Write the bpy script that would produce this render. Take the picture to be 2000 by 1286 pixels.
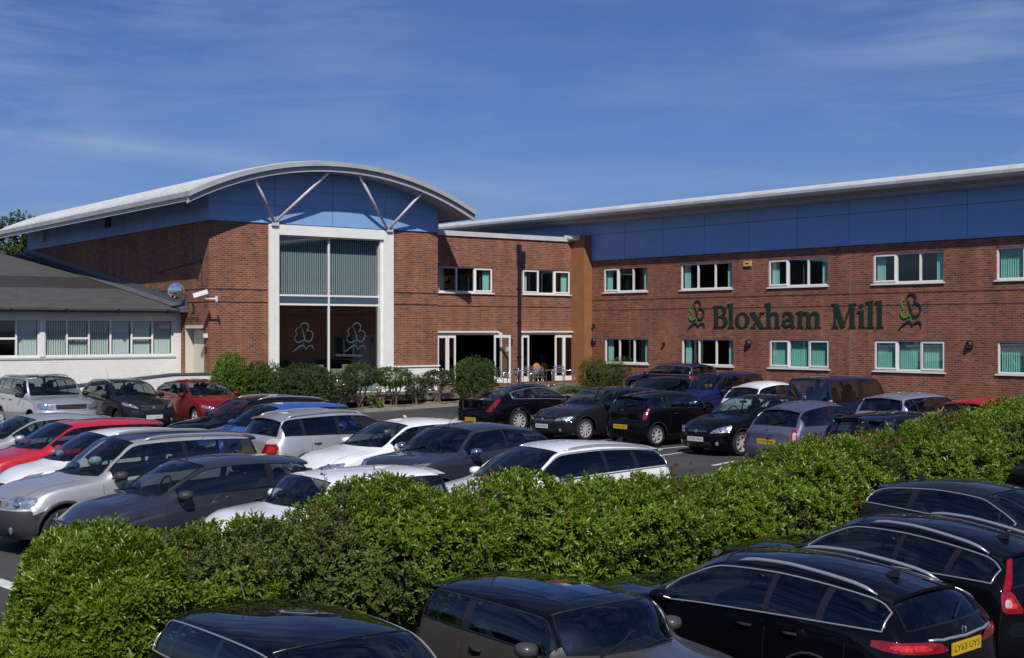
import bpy, bmesh, math, random
import numpy as np
from mathutils import Vector, Matrix
from mathutils.bvhtree import BVHTree
for o in list(bpy.data.objects): bpy.data.objects.remove(o)
scn = bpy.context.scene
COL = scn.collection
R_ = math.radians
# ------------------------------------------------------------------ camera, sky, sun, exposure
EYE = 3.1; FPX = 2650.0; HOR = 645.0
cd = bpy.data.cameras.new('camera'); cam = bpy.data.objects.new('camera', cd); COL.objects.link(cam)
cam.location = (0, 0, EYE); cam.rotation_euler = (R_(90), 0, 0)
cd.sensor_width = 36; cd.lens = FPX/2000*36; cd.shift_y = (HOR-643)/2000*1.0
cd.clip_end = 8000; scn.camera = cam
SUN_EL = R_(46.5); SUN_DIR = Vector((.09, -.996, 0)).normalized()   # horizontal direction towards the sun
world = bpy.data.worlds.new('World'); scn.world = world; world.use_nodes = True
wn = world.node_tree.nodes; wl = world.node_tree.links; wn.clear()
out = wn.new('ShaderNodeOutputWorld'); bg = wn.new('ShaderNodeBackground'); sky = wn.new('ShaderNodeTexSky')
sky.sky_type = 'NISHITA'; sky.sun_disc = False; sky.sun_elevation = SUN_EL
sky.sun_rotation = math.atan2(SUN_DIR.x, SUN_DIR.y)
sky.altitude = 100; sky.air_density = 1.0; sky.dust_density = .6; sky.ozone_density = 3.0
bg.inputs[1].default_value = .068
tc = wn.new('ShaderNodeTexCoord')
tint = wn.new('ShaderNodeMix'); tint.data_type = 'RGBA'; tint.blend_type = 'MULTIPLY'; tint.inputs[0].default_value = 1
tint.inputs[7].default_value = (.51, .655, 1.08, 1)
wl.new(sky.outputs[0], tint.inputs[6])
# thin cirrus streaks
mp = wn.new('ShaderNodeMapping'); mp.inputs['Scale'].default_value = (1.6, 1.6, 9.0); mp.inputs['Rotation'].default_value = (R_(6), R_(14), 0)
nz = wn.new('ShaderNodeTexNoise'); nz.inputs['Scale'].default_value = 3.2; nz.inputs['Detail'].default_value = 9; nz.inputs['Roughness'].default_value = .62
nz.inputs['Distortion'].default_value = .35
nz2 = wn.new('ShaderNodeTexNoise'); nz2.inputs['Scale'].default_value = 2.3; nz2.inputs['Detail'].default_value = 3
rp = wn.new('ShaderNodeValToRGB'); rp.color_ramp.elements[0].position = .42; rp.color_ramp.elements[1].position = .78
rp2 = wn.new('ShaderNodeValToRGB'); rp2.color_ramp.elements[0].position = .34; rp2.color_ramp.elements[1].position = .62
mul = wn.new('ShaderNodeMath'); mul.operation = 'MULTIPLY'; mul2 = wn.new('ShaderNodeMath'); mul2.operation = 'MULTIPLY'; mul2.inputs[1].default_value = .62
wl.new(tc.outputs['Generated'], mp.inputs[0]); wl.new(mp.outputs[0], nz.inputs[0]); wl.new(tc.outputs['Generated'], nz2.inputs[0])
wl.new(nz.outputs[0], rp.inputs[0]); wl.new(nz2.outputs[0], rp2.inputs[0])
wl.new(rp.outputs[0], mul.inputs[0]); wl.new(rp2.outputs[0], mul.inputs[1]); wl.new(mul.outputs[0], mul2.inputs[0])
sx_ = wn.new('ShaderNodeSeparateXYZ'); wl.new(tc.outputs['Generated'], sx_.inputs[0])
def wm(op, a, b_=None):
    q = wn.new('ShaderNodeMath'); q.operation = op
    for i_, v_ in enumerate((a, b_)):
        if v_ is None: continue
        if isinstance(v_, (int, float)): q.inputs[i_].default_value = v_
        else: wl.new(v_, q.inputs[i_])
    return q.outputs[0]
zz = wm('DIVIDE', sx_.outputs[2], wm('MAXIMUM', sx_.outputs[1], .05)); xx = wm('DIVIDE', sx_.outputs[0], wm('MAXIMUM', sx_.outputs[1], .05))
ln = wm('ADD', wm('MULTIPLY', xx, -.125), .105); dd = wm('ABSOLUTE', wm('SUBTRACT', wm('ADD', zz, wm('MULTIPLY', nz2.outputs[0], .012)), ln))
st_ = wm('MULTIPLY', wm('MAXIMUM', wm('SUBTRACT', 1.0, wm('MULTIPLY', dd, 75)), 0.0), wm('MULTIPLY', nz.outputs[0], .42)); st_ = wm('MULTIPLY', st_, wm('GREATER_THAN', sx_.outputs[1], .05))
st_ = wm('MULTIPLY', st_, wm('MINIMUM', wm('MAXIMUM', wm('MULTIPLY', wm('SUBTRACT', .06, xx), 5.0), 0.0), 1.0)); tot = wm('ADD', mul2.outputs[0], st_)
cl = wn.new('ShaderNodeMix'); cl.data_type = 'RGBA'; cl.inputs[7].default_value = (6.0, 7.4, 9.6, 1)
wl.new(tot, cl.inputs[0]); wl.new(tint.outputs[2], cl.inputs[6]); wl.new(cl.outputs[2], bg.inputs[0]); wl.new(bg.outputs[0], out.inputs[0])
sd = bpy.data.lights.new('sun', 'SUN'); sd.energy = 4.1; sd.angle = R_(.53); sd.color = (1, .955, .88)
sun = bpy.data.objects.new('sun', sd); COL.objects.link(sun); sun.location = (10, -20, 30)
tosun = Vector((SUN_DIR.x*math.cos(SUN_EL), SUN_DIR.y*math.cos(SUN_EL), math.sin(SUN_EL)))
sun.rotation_euler = tosun.to_track_quat('Z', 'Y').to_euler()
scn.view_settings.view_transform = 'Standard'; scn.view_settings.look = 'None'
scn.view_settings.exposure = 0; scn.view_settings.gamma = 1; scn.view_settings.use_curve_mapping = False
scn.render.engine = 'CYCLES'
cy = scn.cycles; cy.max_bounces = 8; cy.diffuse_bounces = 3; cy.glossy_bounces = 3; cy.transparent_max_bounces = 12; cy.transmission_bounces = 4
cy.use_denoising = True; cy.caustics_reflective = False; cy.caustics_refractive = False
# ------------------------------------------------------------------ materials
MATS = {}
def mat(name, col=(.5,.5,.5), rough=.6, metal=0, coat=0, spec=.5, noise=0, nscale=8, bump=0, bscale=40, twoside=None, flake=0):
    if name in MATS: return MATS[name]
    m = bpy.data.materials.new(name); m.use_nodes = True; MATS[name] = m
    n = m.node_tree.nodes; l = m.node_tree.links; b = n['Principled BSDF']
    b.inputs['Base Color'].default_value = (*col, 1); b.inputs['Roughness'].default_value = rough
    b.inputs['Metallic'].default_value = metal; b.inputs['Coat Weight'].default_value = coat
    b.inputs['Coat Roughness'].default_value = .03; b.inputs['Specular IOR Level'].default_value = spec
    t = n.new('ShaderNodeTexCoord')
    last = None
    if noise:
        z = n.new('ShaderNodeTexNoise'); z.inputs['Scale'].default_value = nscale; z.inputs['Detail'].default_value = 6; z.inputs['Roughness'].default_value = .65
        l.new(t.outputs['Object'], z.inputs[0])
        r = n.new('ShaderNodeMapRange'); r.inputs[1].default_value = .3; r.inputs[2].default_value = .7; r.inputs[3].default_value = 1-noise; r.inputs[4].default_value = 1+noise
        l.new(z.outputs[0], r.inputs[0])
        x = n.new('ShaderNodeMix'); x.data_type = 'RGBA'; x.blend_type = 'MULTIPLY'; x.inputs[0].default_value = 1; x.inputs[6].default_value = (*col, 1)
        l.new(r.outputs[0], x.inputs[7]); l.new(x.outputs[2], b.inputs['Base Color']); last = x.outputs[2]
    if twoside is not None:
        g = n.new('ShaderNodeNewGeometry'); x = n.new('ShaderNodeMix'); x.data_type = 'RGBA'
        x.inputs[6].default_value = (*col, 1); x.inputs[7].default_value = (*twoside, 1)
        if last: l.new(last, x.inputs[6])
        l.new(g.outputs['Backfacing'], x.inputs[0]); l.new(x.outputs[2], b.inputs['Base Color'])
        iv = n.new('ShaderNodeMath'); iv.operation = 'SUBTRACT'; iv.inputs[0].default_value = 1; l.new(g.outputs['Backfacing'], iv.inputs[1])
        for nm, v in (('Coat Weight', coat), ('Metallic', metal)):
            q = n.new('ShaderNodeMath'); q.operation = 'MULTIPLY'; q.inputs[1].default_value = v; l.new(iv.outputs[0], q.inputs[0]); l.new(q.outputs[0], b.inputs[nm])
    if bump:
        z = n.new('ShaderNodeTexNoise'); z.inputs['Scale'].default_value = bscale; z.inputs['Detail'].default_value = 5
        l.new(t.outputs['Object'], z.inputs[0]); bp = n.new('ShaderNodeBump'); bp.inputs['Strength'].default_value = bump; bp.inputs['Distance'].default_value = .02
        l.new(z.outputs[0], bp.inputs['Height']); l.new(bp.outputs[0], b.inputs['Normal'])
    return m
def glassmat(name, tintc=(.35,.42,.42), refl=1.0, rough=.0):
    """thin pane: see-through tint plus fresnel mirror"""
    m = bpy.data.materials.new(name); m.use_nodes = True; n = m.node_tree.nodes; l = m.node_tree.links; n.clear()
    o = n.new('ShaderNodeOutputMaterial'); mx = n.new('ShaderNodeMixShader'); tr = n.new('ShaderNodeBsdfTransparent'); gl = n.new('ShaderNodeBsdfGlossy')
    fr = n.new('ShaderNodeFresnel'); fr.inputs[0].default_value = 1.5; k = n.new('ShaderNodeMath'); k.operation = 'MULTIPLY_ADD'; k.inputs[1].default_value = 1.35*refl; k.inputs[2].default_value = .02
    # the pane is a single sheet, so look at it as from outside whichever way it faces
    g = n.new('ShaderNodeNewGeometry'); dt = n.new('ShaderNodeVectorMath'); dt.operation = 'DOT_PRODUCT'
    l.new(g.outputs['Normal'], dt.inputs[0]); l.new(g.outputs['Incoming'], dt.inputs[1])
    ab = n.new('ShaderNodeMath'); ab.operation = 'ABSOLUTE'; l.new(dt.outputs['Value'], ab.inputs[0])
    iv = n.new('ShaderNodeMath'); iv.operation = 'SUBTRACT'; iv.inputs[0].default_value = 1; l.new(ab.outputs[0], iv.inputs[1])
    pw = n.new('ShaderNodeMath'); pw.operation = 'POWER'; pw.inputs[1].default_value = 5; l.new(iv.outputs[0], pw.inputs[0])
    k.inputs[1].default_value = .92; k.inputs[2].default_value = .10*refl; l.new(pw.outputs[0], k.inputs[0]); n.remove(fr)
    tr.inputs[0].default_value = (*tintc, 1); gl.inputs[0].default_value = (.9,.95,1,1); gl.inputs['Roughness'].default_value = rough
    l.new(k.outputs[0], mx.inputs[0]); l.new(tr.outputs[0], mx.inputs[1]); l.new(gl.outputs[0], mx.inputs[2]); l.new(mx.outputs[0], o.inputs[0])
    MATS[name] = m; return m
def brickmat(name, axis, painted=None):
    if name in MATS: return MATS[name]
    m = bpy.data.materials.new(name); m.use_nodes = True; MATS[name] = m
    n = m.node_tree.nodes; l = m.node_tree.links; b = n['Principled BSDF']
    t = n.new('ShaderNodeTexCoord'); s = n.new('ShaderNodeSeparateXYZ'); c = n.new('ShaderNodeCombineXYZ')
    l.new(t.outputs['Object'], s.inputs[0]); l.new(s.outputs[axis], c.inputs[0]); l.new(s.outputs[2], c.inputs[1])
    br = n.new('ShaderNodeTexBrick'); br.inputs['Scale'].default_value = 1; br.inputs['Brick Width'].default_value = .225; br.inputs['Row Height'].default_value = .075
    br.inputs['Mortar Size'].default_value = .0075; br.inputs['Mortar Smooth'].default_value = .2; br.inputs['Bias'].default_value = 0
    br.inputs['Color1'].default_value = (0,0,0,1); br.inputs['Color2'].default_value = (1,1,1,1); br.inputs['Mortar'].default_value = (.5,.5,.5,1)
    l.new(c.outputs[0], br.inputs[0])
    rp = n.new('ShaderNodeValToRGB'); e = rp.color_ramp.elements; rp.color_ramp.interpolation = 'CONSTANT'
    if painted:
        cols = [(0, painted), (.5, tuple(x*.96 for x in painted))]; mort = tuple(x*.86 for x in painted)
    else:
        cols = [(0,(.115,.052,.044)),(.07,(.200,.064,.035)),(.3,(.262,.079,.040)),(.5,(.222,.067,.035)),(.66,(.282,.098,.048)),(.8,(.232,.075,.044)),(.95,(.110,.050,.043))]; mort = (.37,.245,.17)
    e[0].position = 0; e[0].color = (*cols[0][1],1); e[1].position = cols[1][0]; e[1].color = (*cols[1][1],1)
    for p, q in cols[2:]:
        x = e.new(p); x.color = (*q,1)
    l.new(br.outputs['Color'], rp.inputs[0])
    mx = n.new('ShaderNodeMix'); mx.data_type = 'RGBA'; mx.inputs[7].default_value = (*mort,1); l.new(br.outputs['Fac'], mx.inputs[0]); l.new(rp.outputs[0], mx.inputs[6])
    # broad weathering
    z = n.new('ShaderNodeTexNoise'); z.inputs['Scale'].default_value = .55; z.inputs['Detail'].default_value = 7; l.new(t.outputs['Object'], z.inputs[0])
    r = n.new('ShaderNodeMapRange'); r.inputs[1].default_value = .3; r.inputs[2].default_value = .7; r.inputs[3].default_value = .84 if not painted else .94; r.inputs[4].default_value = 1.14 if not painted else 1.03
    l.new(z.outputs[0], r.inputs[0]); w = n.new('ShaderNodeMix'); w.data_type = 'RGBA'; w.blend_type = 'MULTIPLY'; w.inputs[0].default_value = 1
    l.new(mx.outputs[2], w.inputs[6]); l.new(r.outputs[0], w.inputs[7])
    mp_ = n.new('ShaderNodeMapping'); mp_.inputs['Scale'].default_value = (2.2,2.2,.22); z2 = n.new('ShaderNodeTexNoise'); z2.inputs['Scale'].default_value = 1.3; z2.inputs['Detail'].default_value = 6; l.new(t.outputs['Object'], mp_.inputs[0]); l.new(mp_.outputs[0], z2.inputs[0])
    r2 = n.new('ShaderNodeMapRange'); r2.inputs[1].default_value = .35; r2.inputs[2].default_value = .7; r2.inputs[3].default_value = .82 if not painted else .97; r2.inputs[4].default_value = 1.14 if not painted else 1.0; l.new(z2.outputs[0], r2.inputs[0])
    w2 = n.new('ShaderNodeMix'); w2.data_type = 'RGBA'; w2.blend_type = 'MULTIPLY'; w2.inputs[0].default_value = 1; l.new(w.outputs[2], w2.inputs[6]); l.new(r2.outputs[0], w2.inputs[7]); l.new(w2.outputs[2], b.inputs['Base Color'])
    b.inputs['Roughness'].default_value = .85; bp = n.new('ShaderNodeBump'); bp.inputs['Strength'].default_value = .5; bp.inputs['Distance'].default_value = .01; bp.invert = True
    l.new(br.outputs['Fac'], bp.inputs['Height']); l.new(bp.outputs[0], b.inputs['Normal'])
    return m
M = dict(
 bx=brickmat('red_brick_front',0), by=brickmat('red_brick_side',1), wbx=brickmat('white_painted_brick',0,(.86,.85,.80)),
 clad=mat('blue_cladding',(.235,.41,.70),.5,noise=.07,nscale=.9,bump=.12,bscale=1.5), cladgap=mat('cladding_joint',(.03,.06,.13),.7),
 white=mat('white_render',(.84,.83,.78),.6,noise=.06,nscale=2), upvc=mat('white_upvc',(.84,.83,.80),.35,noise=.03,nscale=3),
 fascia=mat('grey_fascia',(.40,.40,.42),.5,noise=.12,nscale=1.5), blindm=mat('grey_blind_fabric',(.42,.47,.46),.8), alum=mat('weathered_white_metal',(.58,.58,.59),.45,noise=.12,nscale=1.5), soffit=mat('soffit_metal',(.45,.46,.48),.5,noise=.08,nscale=3),
 lead=mat('lead_flashing',(.10,.105,.12),.5,noise=.2,nscale=3), felt=mat('roof_felt',(.068,.067,.066),.95,noise=.25,nscale=2,bump=.3), feltb=mat('roof_felt_band',(.030,.025,.024),.95,noise=.3,nscale=2),
 darkpl=mat('black_plastic',(.012,.012,.014),.4), pipe=mat('black_downpipe',(.015,.018,.03),.35), pillar=mat('orange_render',(.30,.125,.05),.8,noise=.15,nscale=2.5,bump=.2),
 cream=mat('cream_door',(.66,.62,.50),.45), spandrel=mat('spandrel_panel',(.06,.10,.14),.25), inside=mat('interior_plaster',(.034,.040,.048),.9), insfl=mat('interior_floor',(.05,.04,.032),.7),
 blind=mat('blind_fabric',(.74,.80,.77),.8), blindt=mat('teal_blind_fabric',(.26,.62,.53),.8), curt=mat('teal_curtain',(.34,.66,.58),.8), deck=mat('timber_decking',(.16,.13,.11),.8,noise=.25,nscale=5),
 steel=mat('brushed_aluminium',(.75,.76,.78),.22,metal=1), chrome=mat('chrome',(.85,.86,.88),.08,metal=1), kerb=mat('concrete_kerb',(.26,.25,.23),.9,noise=.18,nscale=4), soil=mat('bark_soil',(.20,.14,.085),.95,noise=.4,nscale=9),
 line=mat('white_line_paint',(.62,.62,.60),.8,noise=.22,nscale=6), signg=mat('sign_dark_green',(.008,.035,.022),.35), signl=mat('sign_light_green',(.045,.33,.03),.35),
 frost=mat('etched_glass',(.07,.085,.09),.7), yellow=mat('yellow_box',(.62,.42,.10),.5), wood=mat('orange_wood',(.55,.27,.07),.4), sofa=mat('patterned_upholstery',(.36,.28,.17),.9,noise=.35,nscale=9),
 mirror=mat('mirror_face',(.8,.82,.85),.03,metal=1))
glassmat('tall_window_glass',(.70,.78,.80),1.05); glassmat('window_glass',(.80,.86,.85),.9); glassmat('car_glass',(.50,.56,.55),1.0); glassmat('dark_car_glass',(.05,.055,.06),.95)
def groundmat():
    m = bpy.data.materials.new('asphalt'); m.use_nodes = True; n = m.node_tree.nodes; l = m.node_tree.links; b = n['Principled BSDF']; t = n.new('ShaderNodeTexCoord')
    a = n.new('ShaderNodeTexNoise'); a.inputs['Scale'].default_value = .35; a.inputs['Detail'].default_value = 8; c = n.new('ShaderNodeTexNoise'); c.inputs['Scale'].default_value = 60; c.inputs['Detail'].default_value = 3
    l.new(t.outputs['Object'], a.inputs[0]); l.new(t.outputs['Object'], c.inputs[0])
    r = n.new('ShaderNodeValToRGB'); r.color_ramp.elements[0].position = .36; r.color_ramp.elements[0].color = (.034,.033,.034,1); r.color_ramp.elements[1].position = .66; r.color_ramp.elements[1].color = (.070,.068,.066,1)
    l.new(a.outputs[0], r.inputs[0]); q = n.new('ShaderNodeMapRange'); q.inputs[3].default_value = .6; q.inputs[4].default_value = 1.4; l.new(c.outputs[0], q.inputs[0])
    x = n.new('ShaderNodeMix'); x.data_type = 'RGBA'; x.blend_type = 'MULTIPLY'; x.inputs[0].default_value = 1; l.new(r.outputs[0], x.inputs[6]); l.new(q.outputs[0], x.inputs[7]); l.new(x.outputs[2], b.inputs['Base Color'])
    b.inputs['Roughness'].default_value = .9; bp = n.new('ShaderNodeBump'); bp.inputs['Strength'].default_value = .4; bp.inputs['Distance'].default_value = .01; l.new(c.outputs[0], bp.inputs['Height']); l.new(bp.outputs[0], b.inputs['Normal'])
    return m
# ------------------------------------------------------------------ object helpers
ORG = {}
def tag(o, label=None, cat=None, group=None, kind=None):
    if label: o['label'] = label
    if cat: o['category'] = cat
    if group: o['group'] = group
    if kind: o['kind'] = kind
    return o
def thing(name, label, cat, loc=(0,0,0), rz=0, group=None, org=(0,0,0)):
    o = bpy.data.objects.new(name, None); COL.objects.link(o); o.location = loc; o.rotation_euler = (0,0,rz); o.empty_display_size = .2
    ORG[o.name] = Vector(org); return tag(o, label, cat, group)
class MB:
    def __init__(s): s.v = []; s.f = []; s.mi = []; s.cur = 0
    def poly(s, pts):
        b = len(s.v); s.v += [tuple(p) for p in pts]; s.f.append(tuple(range(b, b+len(pts)))); s.mi.append(s.cur); return s
    def box(s, a, b):
        x0,y0,z0 = (min(a[i],b[i]) for i in range(3)); x1,y1,z1 = (max(a[i],b[i]) for i in range(3)); k = len(s.v)
        s.v += [(x0,y0,z0),(x1,y0,z0),(x1,y1,z0),(x0,y1,z0),(x0,y0,z1),(x1,y0,z1),(x1,y1,z1),(x0,y1,z1)]
        for f in ((0,3,2,1),(4,5,6,7),(0,1,5,4),(1,2,6,5),(2,3,7,6),(3,0,4,7)): s.f.append(tuple(k+i for i in f)); s.mi.append(s.cur)
        return s
    def tube(s, pts, r, n=8, caps=True, closed=False):
        pts = [Vector(p) for p in pts]; k = len(s.v); N = len(pts); up = None
        rr = r if isinstance(r, (list, tuple)) else [r]*N
        for i, p in enumerate(pts):
            if closed: d = pts[(i+1)%N]-pts[i-1]
            else: d = (pts[min(i+1,N-1)]-pts[max(i-1,0)])
            if d.length < 1e-9: d = Vector((0,0,1))
            d.normalize()
            if up is None:
                up = Vector((0,0,1)) if abs(d.z) < .9 else Vector((1,0,0))
            sx = d.cross(up)
            if sx.length < 1e-6: sx = d.cross(Vector((1,.3,0)))
            sx.normalize(); sy = sx.cross(d).normalized(); up = sy
            for j in range(n):
                a = 2*math.pi*j/n; s.v.append(tuple(p+sx*math.cos(a)*rr[i]+sy*math.sin(a)*rr[i]))
        for i in range(N if closed else N-1):
            for j in range(n):
                a = k+i*n+j; b = k+i*n+(j+1)%n; i2 = (i+1)%N; c = k+i2*n+(j+1)%n; d2 = k+i2*n+j
                s.f.append((a,b,c,d2)); s.mi.append(s.cur)
        if caps and not closed:
            s.f.append(tuple(k+j for j in range(n))[::-1]); s.mi.append(s.cur); s.f.append(tuple(k+(N-1)*n+j for j in range(n))); s.mi.append(s.cur)
        return s
    def lathe(s, prof, c, ax='z', n=24):
        k = len(s.v)
        for (r, h) in prof:
            for j in range(n):
                a = 2*math.pi*j/n; x, y = r*math.cos(a), r*math.sin(a)
                p = {'z':(x,y,h),'y':(x,h,y),'x':(h,x,y)}[ax]; s.v.append((p[0]+c[0],p[1]+c[1],p[2]+c[2]))
        for i in range(len(prof)-1):
            for j in range(n):
                s.f.append((k+i*n+j,k+i*n+(j+1)%n,k+(i+1)*n+(j+1)%n,k+(i+1)*n+j)); s.mi.append(s.cur)
        return s
    def build(s, name, mats, parent=None, smooth=False, org=None, autosm=None):
        if not s.v: return None
        if not isinstance(mats, (list, tuple)): mats = [mats]
        me = bpy.data.meshes.new(name); off = org if org is not None else (ORG.get(parent.name, Vector((0,0,0))) if parent else Vector((0,0,0)))
        vs = [(x-off[0], y-off[1], z-off[2]) for x,y,z in s.v]
        me.from_pydata(vs, [], s.f)
        for m_ in mats: me.materials.append(M.get(m_) if isinstance(m_, str) and m_ in M else (MATS[m_] if isinstance(m_, str) else m_))
        me.polygons.foreach_set('material_index', s.mi)
        if smooth: me.polygons.foreach_set('use_smooth', [True]*len(s.f))
        me.update()
        if autosm: me.set_sharp_from_angle(angle=R_(autosm))
        o = bpy.data.objects.new(name, me); COL.objects.link(o)
        if parent: o.parent = parent; ORG[o.name] = off
        return o
# ------------------------------------------------------------------ site frame: u along the front walls, v away from the viewer
C0 = Vector((-10.91, 48.9, 0)); FU = Vector((.7823, .6229, 0)); RV = Vector((-.6229, .7823, 0)); ANG = math.atan2(.6229, .7823)
def UV(u, v, z=0): return C0 + FU*u + RV*v + Vector((0,0,z))
def onF(px, v):      # u of image column px on the plane v
    k = (px-1000)/FPX; a = C0 + RV*v; return (k*a.y - a.x)/(FU.x - k*FU.y)
def onS(px, u):      # v of image column px on the plane u
    k = (px-1000)/FPX; a = C0 + FU*u; return (k*a.y - a.x)/(RV.x - k*RV.y)
def zat(u, v, py): return EYE - (py-HOR)/FPX*UV(u, v).y
H0 = Vector((-3.5, 12.4, 0)) + RV*1.65
def nearz(y): return float(np.interp(y, [12,14.5,18,22,30], [-.62,-.60,-.42,-.30,-.12]))
def sstep(a, b, x): t = min(1, max(0, (x-a)/(b-a))); return t*t*(3-2*t)
def gz(x, y):
    s = (Vector((x, y, 0)) - H0).dot(RV); k = 1-sstep(-1.1, .9, s)
    far = float(np.interp(y, [16,20,27,36,44,55,75], [-.27,-.22,-.12,0,0,.36,.75]))
    return nearz(y)*k + min(far,9)*(1-k)
# ------------------------------------------------------------------ ground
xs = sorted(set([round(v,2) for v in list(np.arange(-14,16,.5))+list(np.arange(-60,60,3))+[-3000,-1500,-700,-300,-150,-90,90,150,300,700,1500,3000]]))
ys = sorted(set([round(v,2) for v in list(np.arange(4,34,.5))+list(np.arange(-20,90,3))+[-3000,-1000,-300,-80,-40,44,75,120,200,500,1200,3000]]))
g = MB(); g.v = [(x,y,gz(x,y)) for y in ys for x in xs]; nx = len(xs)
for j in range(len(ys)-1):
    for i in range(nx-1): g.f.append((j*nx+i, j*nx+i+1, (j+1)*nx+i+1, (j+1)*nx+i)); g.mi.append(0)
tag(g.build('ground', groundmat(), smooth=True), kind='structure', label='grey asphalt car park surface')
def linemark(p, q, w=.1, dz=.006):
    p = Vector((*p,0)); q = Vector((*q,0)); d = (q-p).normalized(); s = Vector((-d.y,d.x,0))*w/2; n = max(1,int((q-p).length/.5)); mb = LM
    for i in range(n):
        a = p+(q-p)*i/n; b = p+(q-p)*(i+1)/n
        mb.poly([(c.x,c.y,gz(c.x,c.y)+dz) for c in (a-s,b-s,b+s,a+s)])
LM = MB()
def gpt(px, py, z=0):
    Y = (EYE-z)*FPX/(py-HOR); return ((px-1000)/FPX*Y, Y)
def bayline(u, v, L=4.8, d='u'):
    a = UV(u,v); b = UV(u+L,v) if d=='u' else UV(u,v+L); linemark((a.x,a.y),(b.x,b.y))
linemark(gpt(-12,1098), gpt(42,1115), .22); linemark(gpt(28,1106), gpt(400,1052), .1)
linemark(gpt(772,826), gpt(812,821), .14); linemark(gpt(790,818), gpt(797,829), .1); linemark(gpt(868,826), gpt(930,818), .12)
linemark(gpt(1268,882), gpt(1292,878), .12); linemark(gpt(1276,890), gpt(1450,868), .08); linemark(gpt(1392,905), gpt(1440,897), .12)
for (x, y) in ((3.3,38.6),(5.3,36.6),(1.6,40.8)):
    linemark((x-2*.78,y-2*.62),(x+2.6*.78,y+2.6*.62), .09)
tag(LM.build('bay_markings', 'line'), kind='structure', label='white painted parking bay lines')
# planted strip, kerb and deck
KV = -3.8
cor = [(-1.2,KV),(15.2,KV),(16.4,-2.9),(19.0,-2.9)]
kb = MB()
def kerbrun(pts, mb):
    for (a, b) in zip(pts[:-1], pts[1:]):
        A = UV(*a); B = UV(*b); n = max(1, int((B-A).length/.9)); d = (B-A).normalized(); s = Vector((-d.y, d.x, 0))*.13
        for i in range(n):
            p = A+(B-A)*(i+.004)/n; q = A+(B-A)*(i+.996)/n; z0 = gz(p.x,p.y)-.1; z1 = gz(p.x,p.y)+.13; k = len(mb.v)
            mb.v += [(*c.xy, z) for z in (z0, z1) for c in (p, q, q+s, p+s)]
            for f in ((0,1,5,4),(1,2,6,5),(2,3,7,6),(3,0,4,7),(4,5,6,7)): mb.f.append(tuple(k+t for t in f)); mb.mi.append(0)
kerbrun([(-1.2,-.6),(-1.2,KV)]+cor[1:], kb); tag(kb.build('kerb','kerb'), kind='structure', label='concrete kerb along the planting')
so = MB(); N_ = 24
for i in range(N_):
    u0 = -1.15+(15.1+1.1)*i/N_; u1 = -1.15+(15.1+1.1)*(i+1)/N_
    for (va, vb) in ((KV+.12,-2.6),(-2.6,0.05)):
        so.poly([(*UV(u,v).xy, gz(*UV(u,v).xy)+.11+.05*math.sin(u*3+v)) for u,v in ((u0,va),(u1,va),(u1,vb),(u0,vb))])
so.poly([(*UV(u,v).xy, gz(*UV(u,v).xy)+.12) for u,v in ((15.1,KV+.1),(16.4,-2.78),(19.05,-2.78),(19.05,1.45),(15.1,1.45))])
tag(so.build('planting_soil','soil'), kind='structure', label='bark covered planting strip')
DZ = .66
dk = thing('timber_deck','weathered timber patio deck in front of the cafe doors','deck', UV(3.2,-2.7), ANG, org=(3.2,-2.7,0))
b = MB(); v = -2.7
while v < 1.4: b.box((3.2,v,DZ-.04),(16.0 if v < -.6 else 18.55,v+.138,DZ)); v += .145
b.build('deck_board','deck',dk); b = MB().box((3.2,-2.74,DZ-.2),(16.0,-2.703,DZ-.043)); b.box((16.003,-2.7,DZ-.3),(16.04,-.6,DZ-.043))
b.build('fascia_board','deck',dk); b = MB()
for i in range(7): b.box((3.4+i*1.9,-2.5,.0),(3.5+i*1.9,-2.4,DZ-.045))
b.build('support_post','darkpl',dk)
# ------------------------------------------------------------------ wall with openings
def P(face, c, s, z, d): return (s, c-d, z) if face == 'F' else (c-d, s, z)
def wall(mb, face, c, s0, s1, z0, z1, holes, depth=.16, zf=None):
    S = sorted(set([s0,s1]+[h[0] for h in holes]+[h[1] for h in holes])); Z = sorted(set([z0,z1]+[h[2] for h in holes]+[h[3] for h in holes]))
    S = [x for x in S if s0 <= x <= s1]; Z = [x for x in Z if z0 <= x <= z1]
    for i in range(len(S)-1):
        for j in range(len(Z)-1):
            cs = (S[i]+S[i+1])/2; cz = (Z[j]+Z[j+1])/2
            if any(h[0]<cs<h[1] and h[2]<cz<h[3] for h in holes): continue
            mb.poly([P(face,c,S[i],Z[j],0),P(face,c,S[i+1],Z[j],0),P(face,c,S[i+1],Z[j+1],0),P(face,c,S[i],Z[j+1],0)])
    for h in holes:
        a,b_,q,w = h
        for (p1,p2) in (((a,q),(b_,q)),((b_,q),(b_,w)),((b_,w),(a,w)),((a,w),(a,q))):
            mb.poly([P(face,c,*p1,0),P(face,c,*p2,0),P(face,c,*p2,-depth),P(face,c,*p1,-depth)])
def bar(mb, face, c, a, b_, z0, z1, d0, d1): mb.box(P(face,c,a,z0,d0), P(face,c,b_,z1,d1))
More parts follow.
